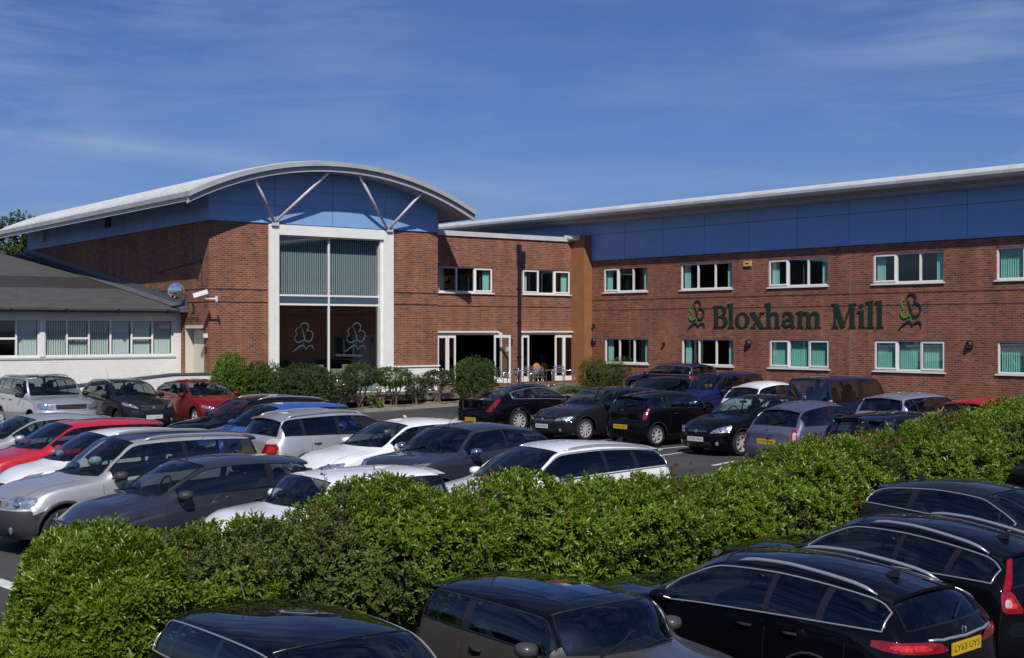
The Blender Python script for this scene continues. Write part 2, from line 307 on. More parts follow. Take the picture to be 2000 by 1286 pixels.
def window(parent, face, c, s0, s1, z0, z1, n=3, fills='---', opens=None, split=None, d=-.05, sill=True, fw=.055, name='window'):
    """frame bars butt end to end; panes, blinds and sill are pieces of the window"""
    m = MB(); g_ = MB(); e = .004; fills = list(fills)
    rev = -1 if face == 'S' else 1         # image order left to right runs with -v on the side walls
    L = s1-s0; w = L/n
    bar(m,face,c,s0+e,s1-e,z0+e,z0+fw+.02,d-.07,d); bar(m,face,c,s0+e,s1-e,z1-fw,z1-e,d-.07,d)
    edges = [s0+i*w for i in range(n+1)]
    for i, x in enumerate(edges):
        a, b_ = (x+e, x+fw) if i == 0 else ((x-fw, x-e) if i == n else (x-fw*.62, x+fw*.62))
        bar(m,face,c,a,b_,z0+fw+.021,z1-fw-.001,d-.07,d+.002)
    bl = MB(); bt = MB()
    for i in range(n):
        a = edges[i]+(fw if i == 0 else fw*.62)+.001; b_ = edges[i+1]-(fw if i == n-1 else fw*.62)-.001; q0 = z0+fw+.022; q1 = z1-fw-.002; cf = fills[i if rev > 0 else n-1-i]
        cas = cf.isupper()
        if cas:   # opening casement has its own inner frame, proud of the main one
            t = .045
            bar(m,face,c,a-.01,b_+.01,q0-.012,q0+t,d+.003,d+.022); bar(m,face,c,a-.01,b_+.01,q1-t,q1+.012,d+.003,d+.022); bar(m,face,c,a-.01,a+t,q0+t+.001,q1-t-.001,d+.003,d+.022); bar(m,face,c,b_-t,b_+.01,q0+t+.001,q1-t-.001,d+.003,d+.022)
        if split and split[i]:
            zm = q0+(q1-q0)*split[i]; bar(m,face,c,a,b_,zm-.035,zm+.035,d-.06,d+.001)
        g_.poly([P(face,c,a,q0,d-.03),P(face,c,b_,q0,d-.03),P(face,c,b_,q1,d-.03),P(face,c,a,q1,d-.03)])
        k = cf.lower(); dd = d-.16
        if k in 'bvw':
            x = a; p_ = .085 if k != 'w' else .09; tgt = bl
            while x < b_-.02:
                wd = p_*(.80 if k == 'b' else .5 if k == 'v' else .84)
                tgt.poly([P(face,c,x,q0,dd-.03),P(face,c,min(x+wd,b_),q0,dd+.03),P(face,c,min(x+wd,b_),q1,dd+.03),P(face,c,x,q1,dd-.03)]); x += p_
        if k in 'lrx':
            def drape(a0, b0):
                N = 14; P0 = None
                for j in range(N+1):
                    x = a0+(b0-a0)*j/N; wv = .035*math.sin(j*2.1); t_ = (P(face,c,x,q0,dd+wv),P(face,c,x,q1,dd+wv))
                    if P0: bt.poly([P0[0],t_[0],t_[1],P0[1]])
                    P0 = t_
            w_ = (b_-a)*(.40 if k != 'x' else .98)
            left = (k == 'l') == (rev > 0)
            drape(a, a+w_) if (left or k == 'x') else drape(b_-w_, b_)
    wo = m.build(name,'upvc',parent); g_.build('pane','window_glass',wo)
    bl.build('blind', 'blindt' if face == 'S' else 'blind', wo); bt.build('curtain','curt',wo)
    if sill: MB().box(P(face,c,s0-.05,z0-.045,-.02),P(face,c,s1+.05,z0-.002,.06)).build('sill','upvc',wo)
    return wo
# ------------------------------------------------------------------ main hall: brick block under the barrel roof
HW = 10.09; HV = 19.1; BT = 7.08
hall = thing('brick_hall','two storey red brick block with blue gable under the curved white barrel roof','building', UV(0,0), ANG, org=(0,0,0))
w1 = MB(); wall(w1,'F',0,0,HW,.3,BT,[(2.38,7.90,.3,BT)],depth=.3); w1.build('front_wall','bx',hall)
DR = (.42,2.0,.4,3.28)
w2 = MB(); wall(w2,'S',0,.0,HV,.3,BT,[DR],depth=.36); w2.build('side_wall','by',hall)
w3 = MB(); w3.poly([(HW,0,.3),(HW,HV,.3),(HW,HV,BT),(HW,0,BT)]); w3.build('side_wall','by',hall); w4 = MB(); w4.poly([(0,HV,.3),(HW,HV,.3),(HW,HV,BT),(0,HV,BT)]); w4.build('rear_wall','bx',hall)
for k, z in enumerate((4.10, 4.57)):   # string courses: black strips painted in for their shadow lines
    s = MB(); s.box((0.002,-.004,z),(2.37,-.002,z+.035)); s.box((7.91,-.004,z),(HW,-.002,z+.035)); s.box((-.004,0.01,z),(-.002,8.0,z+.035)); s.build('string_course_shade','darkpl',hall)
AC, AR, AZ = 4.87, 14.0, 9.40
def arcz(u, off=0): return AZ - AR + math.sqrt((AR-off)**2-(u-AC)**2)
AU0, AU1 = -1.37, 11.12; NA = 40
cl_ = MB()   # gable cladding panels, front
seams = [0.0, onF(523,0)+.35, onF(649,0), onF(753,0), HW]; seams[1] = onF(537,0)
def clad_front(mb, a, b_):
    n = 10
    for i in range(n):
        p = a+(b_-a)*i/n; q = a+(b_-a)*(i+1)/n; zs = [BT+.03, 7.9]
        mb.poly([(p,-.03,BT+.03),(q,-.03,BT+.03),(q,-.03,arcz(q,.3)),(p,-.03,arcz(p,.3))])
for a, b_ in zip(seams[:-1], seams[1:]): clad_front(cl_, a+(.008 if a else -.03), b_-.008)
zz = BT+.03
for i in range(10):   # side panels
    a = i*1.9; cl_.poly([(-.03,a+(.01 if i else -.03),zz),(-.03,a+1.89,zz),(-.03,a+1.89,arcz(0,.3)),(-.03,a+(.01 if i else -.03),arcz(0,.3))])
    cl_.poly([(HW+.03,a,zz),(HW+.03,a+1.89,zz),(HW+.03,a+1.89,arcz(HW,.3)),(HW+.03,a,arcz(HW,.3))])
cl_.build('cladding','clad',hall)
bk = MB(); bk.poly([(0.0,-.012,BT)]+[(u,-.012,arcz(u,.34)) for u in np.linspace(0,HW,20)]+[(HW,-.012,BT)]); bk.poly([(-.012,0,BT),(-.012,HV,BT),(-.012,HV,8.05),(-.012,0,8.05)])
bk.build('cladding_backing','cladgap',hall); MB().box((-.05,-.05,BT-.01),(HW+.05,-.031,BT+.028)).build('flashing','clad',hall); MB().box((-.05,-.029,BT-.01),(-.031,HV,BT+.028)).build('flashing','clad',hall)
# horizontal joints
hj = MB(); hj.box((0,-.034,7.72),(HW,-.031,7.728)); hj.box((1.2,-.034,8.35),(8.6,-.031,8.358)); hj.build('cladding_joint','cladgap',hall)
rf = MB(); V0, V1 = -1.25, HV+.2
us = [AU0+(AU1-AU0)*i/NA for i in range(NA+1)]
for i in range(NA):
    a, b_ = us[i], us[i+1]
    rf.cur = 0; rf.poly([(a,V0,arcz(a)),(b_,V0,arcz(b_)),(b_,V1,arcz(b_)),(a,V1,arcz(a))])
    rf.cur = 1; rf.poly([(a,V0+.2,arcz(a,.30)),(b_,V0+.2,arcz(b_,.30)),(b_,V1,arcz(b_,.30)),(a,V1,arcz(a,.30))])
    rf.cur = 2
    rf.poly([(a,V0,arcz(a)),(b_,V0,arcz(b_)),(b_,V0,arcz(b_,.17)),(a,V0,arcz(a,.17))]); rf.poly([(a,V0,arcz(a,.17)),(b_,V0,arcz(b_,.17)),(b_,V0+.12,arcz(b_,.17)),(a,V0+.12,arcz(a,.17))])
    rf.poly([(a,V0+.12,arcz(a,.17)),(b_,V0+.12,arcz(b_,.17)),(b_,V0+.12,arcz(b_,.37)),(a,V0+.12,arcz(a,.37))]); rf.poly([(a,V0+.12,arcz(a,.37)),(b_,V0+.12,arcz(b_,.37)),(b_,V0+.2,arcz(b_,.37)),(a,V0+.2,arcz(a,.37))])
    rf.cur = 1; rf.poly([(a,V0+.2,arcz(a,.37)),(b_,V0+.2,arcz(b_,.37)),(b_,V0+.2,arcz(b_,.29)),(a,V0+.2,arcz(a,.29))])
rf.cur = 2
for u, s in ((AU0,-1),(AU1,1)):
    z = arcz(u); rf.cur = 2; rf.poly([(u,V0,z),(u,V1,z),(u,V1,z-.17),(u,V0,z-.17)]); rf.cur = 1; rf.poly([(u-s*.1,V0+.12,z-.17),(u-s*.1,V1,z-.17),(u-s*.1,V1,z-.34),(u-s*.1,V0+.12,z-.34)]); rf.poly([(u,V0,z-.17),(u,V1,z-.17),(u-s*.1,V1,z-.17),(u-s*.1,V0,z-.17)]); rf.cur = 0
roof = rf.build('roof',['alum','soffit','fascia'],hall)
# standing ridges of the metal roof sheets
rr = MB(); v = -1.0
while v < V1:
    for i in range(NA): 
        a, b_ = us[i], us[i+1]; rr.poly([(a,v,arcz(a)+.003),(b_,v,arcz(b_)+.003),(b_,v,arcz(b_)+.035),(a,v,arcz(a)+.035)]); 
        rr.poly([(a,v+.05,arcz(a)+.003),(b_,v+.05,arcz(b_)+.003),(b_,v,arcz(b_)+.035),(a,v,arcz(a)+.035)])
    v += .5
rr.build('sheet_rib','alum',roof)
js = MB()
for u in (1.62, 4.4, 6.9, 8.8): js.box((u,V0-.004,arcz(u)-.17),(u+.02,V0-.001,arcz(u)))
js.build('fascia_joint','soffit',roof)
for (pa, pb) in (((535,434),(498,348)),((537,434),(644,341)),((756,448),(701,346)),((759,448),(825,386))):
    u0 = onF(pa[0],-.12); u1 = onF(pb[0],-1.0); MB().tube([(u0,-.12,zat(u0,-.12,pa[1])),(u1,-1.0,arcz(u1,.36)+.02)],.055,10).build('roof_strut','alum',hall,smooth=True)
for u in (2.58, 7.66): MB().box((u-.12,-.16,6.98),(u+.16,-.062,7.14)).build('strut_bracket','alum',hall)
fr = MB(); IL, IR, IT = 2.80, 7.32, 6.66; d = -.07
fr.box((2.38,d,.5),(IL,.25,IT)); fr.box((IR+.13,d,.5),(7.90,.25,IT)); fr.box((2.38,d,IT+.001),(7.90,.25,7.04)); fr.box((IR+.001,0.02,.5),(IR+.129,.25,IT))
pf = fr.build('window_surround','white',hall)
gm = MB(); dv = .16; XM = 5.06
for x in (XM,): gm.box((x-.035,dv-.03,.7),(x+.035,dv+.05,IT))
for z in (4.41, 4.07): gm.box((IL,dv-.02,z-.035),(XM-.036,dv+.045,z+.035)); gm.box((XM+.036,dv-.02,z-.035),(IR,dv+.045,z+.035))
gm.box((IL,dv-.02,.62),(IR,dv+.045,.7)); gm.box((IL,dv-.021,IT-.05),(IR,dv+.04,IT-.001)); bw = gm.build('window','upvc',hall)
for a, b_ in ((IL,XM-.036),(XM+.036,IR)):
    for z0, z1 in ((.7,4.03),(4.45,IT-.05)):
        MB().poly([(a,dv+.02,z0),(b_,dv+.02,z0),(b_,dv+.02,z1),(a,dv+.02,z1)]).build('pane','tall_window_glass',bw)
    MB().box((a,dv+.0,4.106),(b_,dv+.04,4.374)).build('spandrel_panel','spandrel',bw)
bl = MB(); x = IL-.3
while x < IR+.2:
    bl.poly([(x,dv+.27,4.46),(x+.044,dv+.235,4.46),(x+.044,dv+.235,IT-.06),(x,dv+.27,IT-.06)]); x += .095
bl.build('blind','blindm',bw)
# rooms behind the glass
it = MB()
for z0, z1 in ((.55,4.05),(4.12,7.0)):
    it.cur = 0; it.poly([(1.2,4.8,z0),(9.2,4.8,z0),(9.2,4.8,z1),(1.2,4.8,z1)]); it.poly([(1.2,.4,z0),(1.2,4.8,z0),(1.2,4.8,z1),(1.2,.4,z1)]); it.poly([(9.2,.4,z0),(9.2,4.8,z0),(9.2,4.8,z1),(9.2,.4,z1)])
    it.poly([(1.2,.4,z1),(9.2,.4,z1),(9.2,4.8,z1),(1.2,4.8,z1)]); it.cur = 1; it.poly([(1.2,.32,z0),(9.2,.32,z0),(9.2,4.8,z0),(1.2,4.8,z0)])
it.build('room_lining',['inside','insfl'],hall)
# side entrance
dr = MB(); dr.box((.335,DR[0]+.02,DR[2]),(.36,DR[1]-.02,DR[3]-.02)); do = dr.build('door_frame','cream',hall)
MB().box((.30,DR[0]+.1,DR[2]),(.334,DR[1]-.12,DR[3]-.18)).build('door','cream',do)
MB().poly([(.004,DR[1]-.004,DR[2]),(.36,DR[1]-.004,DR[2]),(.36,DR[1]-.004,DR[3]),(.004,DR[1]-.004,DR[3])]).build('door_reveal','cream',do); MB().box((.0,DR[0],DR[3]-.12),(.33,DR[1],DR[3]-.003)).build('door_head','cream',do)
MB().box((.1,.62,3.1),(.29,1.0,3.155)).build('door_closer','darkpl',do)
# plinth of rendered wall at the foot of the brickwork
MB().box((7.91,-.05,.4),(HW+.02,-.003,1.62)).box((7.9,-.1,1.621),(HW+.05,-.003,1.68)).build('rendered_plinth','white',hall)
cb = MB()
cb.tube([(-.02,4.6,5.3),(-.02,.62,5.62)],.012,5); cb.tube([(-.02,.60,5.62),(-.02,.55,4.6)],.014,5); cb.build('surface_cable','darkpl',hall)
vt = MB(); vt.box((-.09,9.0,7.45),(-.035,9.5,8.0)); vt.build('wall_vent','darkpl',hall); MB().box((-.16,16.6,7.35),(-.035,17.1,7.85)).build('flood_light','soffit',hall)
# the roof, cladding and wall head fall slightly towards the rear
for o in [q for q in bpy.data.objects if q.type == 'MESH' and (q.parent == hall or (q.parent and q.parent.parent == hall)) and q.name.split('.')[0] in ('roof','sheet_rib','cladding','cladding_backing','flashing','side_wall','rear_wall','wall_vent','flood_light')]:
    for p_ in o.data.vertices:
        if p_.co.z > 6.5: p_.co.z -= .0130*max(0,p_.co.y)
# ------------------------------------------------------------------ link building
LV = 1.5; WU = 19.06
link = thing('brick_link_building','flat roofed red brick link between the curved roof block and the long wing','building', UV(HW,LV), ANG, org=(HW,LV,0))
LZ = 7.10
def fu(px): return onF(px, LV)
L1 = (fu(857), fu(962.5), zat(fu(857),LV,571), zat(fu(857),LV,520)); L2 = (fu(1021), fu(1114), L1[2], L1[3])
D1 = (fu(852), fu(981), .8, zat(fu(900),LV,650)); D2 = (fu(1016), fu(1122), .8, D1[3])
w = MB(); wall(w,'F',LV,HW,WU,.3,LZ,[L1,L2,D1,D2],depth=.2); w.build('front_wall','bx',link)
for z in (4.10,4.57): MB().box((HW,LV-.006,z),(WU-.5,LV-.002,z+.028)).build('string_course_shade','darkpl',link)  # shadow lines of the string courses drawn as dark strips
MB().box((HW+.05,LV-.07,LZ),(WU-.46,LV+.3,LZ+.2)).build('parapet_coping','alum',link)
MB().box((HW,LV+.3,LZ-.25),(WU,LV+14,LZ-.2)).build('roof','felt',link)
window(link,'F',LV,*L1,3,'l-R'); window(link,'F',LV,*L2,3,'L-R')
def doorset(D, spec, open_l, open_r):
    o = MB(); s0,s1,z0,z1 = D; d = -.06
    o.box((s0,LV+.0,z1-.10),(s1,LV+.1,z1-.003)); o.box((s0+.003,LV+.01,z0),(s0+.06,LV+.1,z1-.101)); o.box((s1-.06,LV+.01,z0),(s1-.003,LV+.1,z1-.101))
    fo = o.build('door_frame','upvc',link)
    for (a, b_) in spec:
        p = MB(); t = .075; zt = z1-.105
        p.box((a,LV-.02,z0+.02),(a+t,LV+.03,zt)); p.box((b_-t,LV-.02,z0+.02),(b_,LV+.03,zt)); p.box((a+t,LV-.019,z0+.02),(b_-t,LV+.03,z0+.25)); p.box((a+t,LV-.019,zt-.12),(b_-t,LV+.03,zt))
        lf = p.build('door_leaf','upvc',fo); MB().poly([(a+t,LV,z0+.25),(b_-t,LV,z0+.25),(b_-t,LV,zt-.12),(a+t,LV,zt-.12)]).build('pane','window_glass',lf)
    for (h, ang) in ((open_l),(open_r)):   # leaves folded outwards
        if h is None: continue
        p = MB(); t = .075; zt = z1-.105; L = .85; c_, s_ = math.cos(ang), math.sin(ang)
        def Q(x, y, z): return (h+x*c_+y*s_, LV-.03-x*s_+y*c_, z)
        for (a0,b0,q0,q1) in ((0,t,z0+.02,zt),(L-t,L,z0+.02,zt),(t,L-t,z0+.02,z0+.25),(t,L-t,zt-.12,zt)):
            k = len(p.v); p.v += [Q(x,y,z) for z in (q0,q1) for x,y in ((a0,-.025),(b0,-.025),(b0,.025),(a0,.025))]
            for f in ((0,3,2,1),(4,5,6,7),(0,1,5,4),(1,2,6,5),(2,3,7,6),(3,0,4,7)): p.f.append(tuple(k+i for i in f)); p.mi.append(0)
        lf = p.build('door_leaf','upvc',fo); MB().poly([Q(t,0,z0+.25),Q(L-t,0,z0+.25),Q(L-t,0,zt-.12),Q(t,0,zt-.12)]).build('pane','window_glass',lf)
        MB().box(Q(.0,-.05,1.6),Q(.05,-.03,1.75)).build('hinge','darkpl',lf)
doorset(D1, [(fu(852)+.05,fu(873)),(fu(874),fu(889)+.02)], (None,0), (fu(961)+.1, R_(72)))
doorset(D2, [(fu(1017)+.06,fu(1033)),(fu(1084),fu(1101)),(fu(1101)+.01,fu(1121)-.06)], (None,0), (None,0))
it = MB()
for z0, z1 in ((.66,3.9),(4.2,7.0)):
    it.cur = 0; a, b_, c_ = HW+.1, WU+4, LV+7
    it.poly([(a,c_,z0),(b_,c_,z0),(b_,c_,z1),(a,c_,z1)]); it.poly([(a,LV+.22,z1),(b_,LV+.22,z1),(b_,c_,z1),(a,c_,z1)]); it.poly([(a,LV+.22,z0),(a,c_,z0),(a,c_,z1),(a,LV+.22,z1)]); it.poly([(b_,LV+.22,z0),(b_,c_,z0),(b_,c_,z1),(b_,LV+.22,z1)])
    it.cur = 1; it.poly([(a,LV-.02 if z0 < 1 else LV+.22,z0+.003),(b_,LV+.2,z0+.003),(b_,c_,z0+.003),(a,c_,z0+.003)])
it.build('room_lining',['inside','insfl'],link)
# door hoods, notice, small lamp
MB().box((D1[0],LV-.12,D1[3]+.0),(fu(972),LV-.003,D1[3]+.06)).build('door_hood','upvc',link); MB().box((D2[0]-.05,LV-.12,D2[3]),(D2[1]+.05,LV-.003,D2[3]+.06)).build('door_hood','upvc',link)
un = fu(988); tag(MB().box((un,LV-.03,zat(un,LV,687)),(un+.22,LV-.003,zat(un,LV,678))).build('notice_plate','alum'), 'small white notice plate on the brick between the two cafe doors','notice')
o = bpy.data.objects['notice_plate']; 
def place_site(o, u=0, v=0, z=0):
    """a mesh written in site coordinates becomes a thing at (u, v)"""
    for p in o.data.vertices: p.co.x -= u; p.co.y -= v; p.co.z -= z
    o.location = UV(u, v, z); o.rotation_euler = (0,0,ANG); return o
place_site(o, un, LV, 0)
# downpipe with hopper head
up = fu(1011.5); dp = thing('downpipe','black square downpipe with hopper head on the link wall','drainpipe', UV(up,LV), ANG, org=(up,LV,0))
MB().box((up-.055,LV-.17,.7),(up+.055,LV-.06,6.0)).build('pipe','pipe',dp); m = MB(); z0 = 5.95
m.box((up-.08,LV-.22,z0+.1),(up+.26,LV-.01,z0+.62)); m.box((up-.06,LV-.2,z0-.0),(up+.16,LV-.03,z0+.099)); m.box((up-.09,LV-.24,z0+.621),(up+.02,LV-.01,z0+.9)); m.build('hopper_head','pipe',dp)
for z in (1.9,3.4,4.9): MB().box((up-.075,LV-.18,z),(up+.075,LV-.003,z+.05)).build('pipe_clip','pipe',dp)
# ------------------------------------------------------------------ long wing
wing = thing('long_brick_wing','long two storey red brick wing with blue cladding band and overhanging white eaves','building', UV(WU,-10), ANG, org=(WU,-10,0))
WV0, WV1, WB, WT = -34.0, 14.0, 6.23, 7.90
def su(px): return onS(px, WU)
cols = [(1178.5,1264.5),(1329,1430),(1500,1617),(1704.5,1843.5),(1945.5,2112)]
vU = su(1844); zb1, zt1 = zat(WU,vU,551), zat(WU,vU,489.5); zb0, zt0 = zat(WU,vU,728), zat(WU,vU,665.5)
U = [(su(b_),su(a),zb1,zt1) for a,b_ in cols]; G = [(su(b_+2),su(a+2),zb0,zt0) for a,b_ in cols]
w = MB(); wall(w,'S',WU,WV0,LV+.0,.1,WB,U+G,depth=.18); w.build('front_wall','by',wing)
for z in (3.98,4.42): MB().box((WU-.006,WV0,z),(WU-.002,.6,z+.022)).build('string_course_shade','darkpl',wing)  # dark strips stand in for the shadow lines along the wing
for i, f_ in enumerate(['L-r','l-r','L-r','L-r','vvv']): window(wing,'S',WU,*U[i],3,f_)
for i, f_ in enumerate(['l-r','l-r','BbB','BbB','vvv']): window(wing,'S',WU,*G[i],3,f_)
pn = MB(); sm = [LV+10.7]+[su(p) for p in (1060,1140,1221,1296,1376.5,1463,1558,1659,1770,1890,2022)]+[-23.6,-26.2,-28.8,-31.4,-34]
sm = sorted(set(sm), reverse=True)
for a, b_ in zip(sm[:-1], sm[1:]):
    for z0, z1 in ((WB+.04,7.38),(7.395,WT+.1)): pn.poly([(WU-.03,a-.008,z0),(WU-.03,b_+.008,z0),(WU-.03,b_+.008,z1),(WU-.03,a-.008,z1)])
pn.build('cladding','clad',wing); MB().poly([(WU-.012,WV0,WB),(WU-.012,WV1,WB),(WU-.012,WV1,WT+.2),(WU-.012,WV0,WT+.2)]).build('cladding_backing','cladgap',wing)
MB().box((WU-.055,WV0,WB-.01),(WU-.032,LV,WB+.038)).build('flashing','clad',wing)
er = MB(); ov = 1.15; EZ = 8.10; EA, EB = WV0, 14.6
# curved eaves roll, soffit and the roof sheet climbing away behind it
prof = [(WU-ov+.17,EZ-.03),(WU-ov+.05,EZ+.0),(WU-ov-.04,EZ+.09),(WU-ov-.055,EZ+.19),(WU-ov-.01,EZ+.28),(WU-ov+.09,EZ+.335),(WU-ov+.4,EZ+.39),(WU+3,EZ+.75),(WU+8,EZ+1.0),(WU+14,EZ+1.0)]
for (a, b_) in zip(prof[:-1], prof[1:]): er.poly([(a[0],EA,a[1]),(b_[0],EA,b_[1]),(b_[0],EB,b_[1]),(a[0],EB,a[1])])
er.cur = 1
N = 1
er.poly([(WU-ov+.17,EA,EZ-.03),(WU-ov+.30,EA,EZ-.16),(WU-ov+.30,EB,EZ-.16),(WU-ov+.17,EB,EZ-.03)]); er.cur = 2
er.poly([(WU-ov+.30,EA,EZ-.16),(WU-.0,EA,WT),(WU-.0,EB,WT),(WU-ov+.30,EB,EZ-.16)])
ro = er.build('roof',['alum','kerb','soffit'],wing,smooth=False)
v = WV0+1.3
while v < 14: j = MB(); j.tube([(WU-ov+.06,v,EZ-.005),(WU-ov-.045,v,EZ+.09),(WU-ov-.062,v,EZ+.19),(WU-ov-.015,v,EZ+.288),(WU-ov+.09,v,EZ+.343)],.008,4).build('eaves_joint','soffit',ro); v += 3.0

cs = MB(); v = WV0
while v < 14: cs.box((WU-ov+.31,v,EZ-.19),(WU-.05,v+.012,EZ-.175)); v += 1.2
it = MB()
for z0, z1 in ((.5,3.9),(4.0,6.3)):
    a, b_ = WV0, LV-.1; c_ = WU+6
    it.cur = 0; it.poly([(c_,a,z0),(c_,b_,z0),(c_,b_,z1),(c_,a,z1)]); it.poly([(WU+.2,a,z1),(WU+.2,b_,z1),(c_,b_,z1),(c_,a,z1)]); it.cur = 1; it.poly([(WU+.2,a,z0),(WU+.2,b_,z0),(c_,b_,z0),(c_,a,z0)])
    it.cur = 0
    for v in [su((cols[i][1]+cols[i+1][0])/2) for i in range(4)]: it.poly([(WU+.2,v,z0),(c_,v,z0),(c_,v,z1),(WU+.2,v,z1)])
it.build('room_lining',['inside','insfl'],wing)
MB().poly([(WU+14,WV0,.1),(WU+14,WV1,.1),(WU+14,WV1,9.5),(WU+14,WV0,9.5)]).poly([(WU,WV1,LZ),(WU+14,WV1,LZ),(WU+14,WV1,9.0),(WU,WV1,7.9)]).build('rear_wall','by',wing)
MB().box((WU-.006,su(1662)-.01,.3),(WU-.002,su(1662)+.01,WB)).build('movement_joint','kerb',wing)
# orange pillar in the corner
pl = thing('corner_pillar','orange rendered square pillar in the corner where link and wing meet','pillar', UV(WU-.45,.75), ANG, org=(WU-.45,.75,0))
MB().box((WU-.47,.62,.3),(WU-.002,LV-.004,7.38)).build('shaft','pillar',pl); MB().tube([(WU-.45,.9,7.27),(WU-.75,1.6,7.27)],.14,12).build('duct_stub','alum',pl,smooth=True)
# ------------------------------------------------------------------ white annex
AV = 2.34; AE = 1.80
annex = thing('white_annex','low white painted brick annex with grey felt roof beside the brick block','building', UV(-12,AV), ANG, org=(-12,AV,0))
def fa(px): return onF(px, AV)
ref = fa(180); zs_, zh = zat(ref,AV,696.5), zat(ref,AV,624)
W1 = (fa(-60), fa(77), zs_, zh); W2 = (fa(87.5), fa(338), zs_, zh); W0 = (-24., fa(-75), zs_, zh)
zg = zat(fa(200),AE,606)
w = MB(); wall(w,'F',AV,-26,-.01,.2,zg,[W0,W1,W2],depth=.14); w.build('front_wall','wbx',annex)
MB().box((-26,AV-.03,zs_-.09),(W2[1]+.1,AV-.003,zs_-.03)).build('sill_course','soffit',annex); MB().box((-26,AV-.02,zh+.01),(-.02,AV-.003,zg)).build('eaves_board','upvc',annex)
for c in (W2[0]-.0,): MB().box((W1[1]+.005,AV-.03,zs_),(W2[0]-.005,AV-.021,zh)).build('mullion_post','upvc',annex)
window(annex,'F',AV,*W2,6,'vvvwww',split=[0,.48,0,0,.48,0],sill=False,fw=.05,d=-.03); window(annex,'F',AV,*W1,3,'--w',split=[0,.48,0],sill=False,fw=.05,d=-.03); window(annex,'F',AV,*W0,6,'wwwwww',split=[0,.48,0,0,.48,0],sill=False,fw=.05,d=-.03)
RS = .158; 
def rz_(v): return zg+.06+(v-AE)*RS
r = MB(); bands = [(AE,7.3,0),(7.3,11.0,1),(11.0,19.5,0)]  # middle band of the slope is darker brown
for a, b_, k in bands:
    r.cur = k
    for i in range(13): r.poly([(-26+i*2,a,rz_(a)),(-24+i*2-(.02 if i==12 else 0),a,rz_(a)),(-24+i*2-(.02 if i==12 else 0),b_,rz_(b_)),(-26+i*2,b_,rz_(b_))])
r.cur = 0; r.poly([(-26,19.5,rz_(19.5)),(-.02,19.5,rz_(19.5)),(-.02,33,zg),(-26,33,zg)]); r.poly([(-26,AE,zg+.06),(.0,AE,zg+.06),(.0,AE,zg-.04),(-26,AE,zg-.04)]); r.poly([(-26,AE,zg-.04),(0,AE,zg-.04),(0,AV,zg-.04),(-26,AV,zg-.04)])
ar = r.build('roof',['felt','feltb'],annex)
f = MB(); f.box((-.5,0,0),(0,1,1)); f = MB()
for a, b_ in ((AE-.1,19.5),):
    f.poly([(-.35,a,rz_(a)+.03),(-.02,a,rz_(a)+.12),(-.02,b_,rz_(b_)+.12),(-.35,b_,rz_(b_)+.03)]); f.poly([(-.035,a,rz_(a)+.12),(-.035,b_,rz_(b_)+.12),(-.035,b_,rz_(b_)+.34),(-.035,a,rz_(a)+.34)]); f.poly([(-.35,a,rz_(a)+.03),(-.02,a,rz_(a)+.12),(-.02,a,rz_(a)-.1),(-.35,a,rz_(a)-.1)])
f.build('lead_flashing','lead',ar)
gt = MB(); gp = [( AE-.02+.065*math.cos(t), zg-.02+.065*math.sin(t)) for t in np.linspace(math.pi*.95,math.pi*2.05,7)]
for (a, b_) in zip(gp[:-1], gp[1:]): gt.poly([(-26,a[0],a[1]),(.1,a[0],a[1]),(.1,b_[0],b_[1]),(-26,b_[0],b_[1])])
for i in range(14): gt.box((-25.5+i*1.9,AE-.1,zg-.1),(-25.42+i*1.9,AE+.05,zg+.03))
gt.box((0.1,AE-.09,zg-.09),(.12,AE+.05,zg+.02)); gt.build('gutter','darkpl',ar)
it = MB(); it.poly([(-26,AV+5,.5),(0,AV+5,.5),(0,AV+5,zg),(-26,AV+5,zg)]); it.poly([(-26,AV+.15,.7),(0,AV+.15,.7),(0,AV+5,.7),(-26,AV+5,.7)]); it.poly([(-26,AV+.15,zg-.05),(0,AV+.15,zg-.05),(0,AV+5,zg-.05),(-26,AV+5,zg-.05)]); it.build('room_lining','inside',annex)
MB().poly([(-26,AV,.2),(-26,19,.2),(-26,19,rz_(19)),(-26,AV,rz_(AV))]).build('end_wall','wbx',annex)
# ramp wall
rw = thing('ramp_wall','low white ramp wall with dark coping behind the parked cars','wall', UV(-4,-.3), ANG, org=(-4,-.3,0))
k = MB(); z0, z1 = 1.17, 1.56
def prism(mb, pts, va, vb):
    b0 = len(mb.v); n = len(pts); mb.v += [(u,va,z) for u,z in pts]+[(u,vb,z) for u,z in pts]
    mb.f.append(tuple(range(b0,b0+n))); mb.mi.append(0); mb.f.append(tuple(range(b0+n,b0+2*n))[::-1]); mb.mi.append(0)
    for i in range(n): mb.f.append((b0+i,b0+(i+1)%n,b0+n+(i+1)%n,b0+n+i)); mb.mi.append(0)
prism(k,[(-9,.1),(.4,.1),(.4,z1-.05),(-1.6,z1-.05),(-6,z0-.05),(-9,z0-.05)],-.4,-.2); k.build('wall','wbx',rw)
k = MB(); prism(k,[(-9,z0-.045),(-6,z0-.045),(-1.6,z1-.045),(.45,z1-.045),(.45,z1+.02),(-1.6,z1+.02),(-6,z0+.02),(-9,z0+.02)],-.44,-.16); k.build('coping','lead',rw)
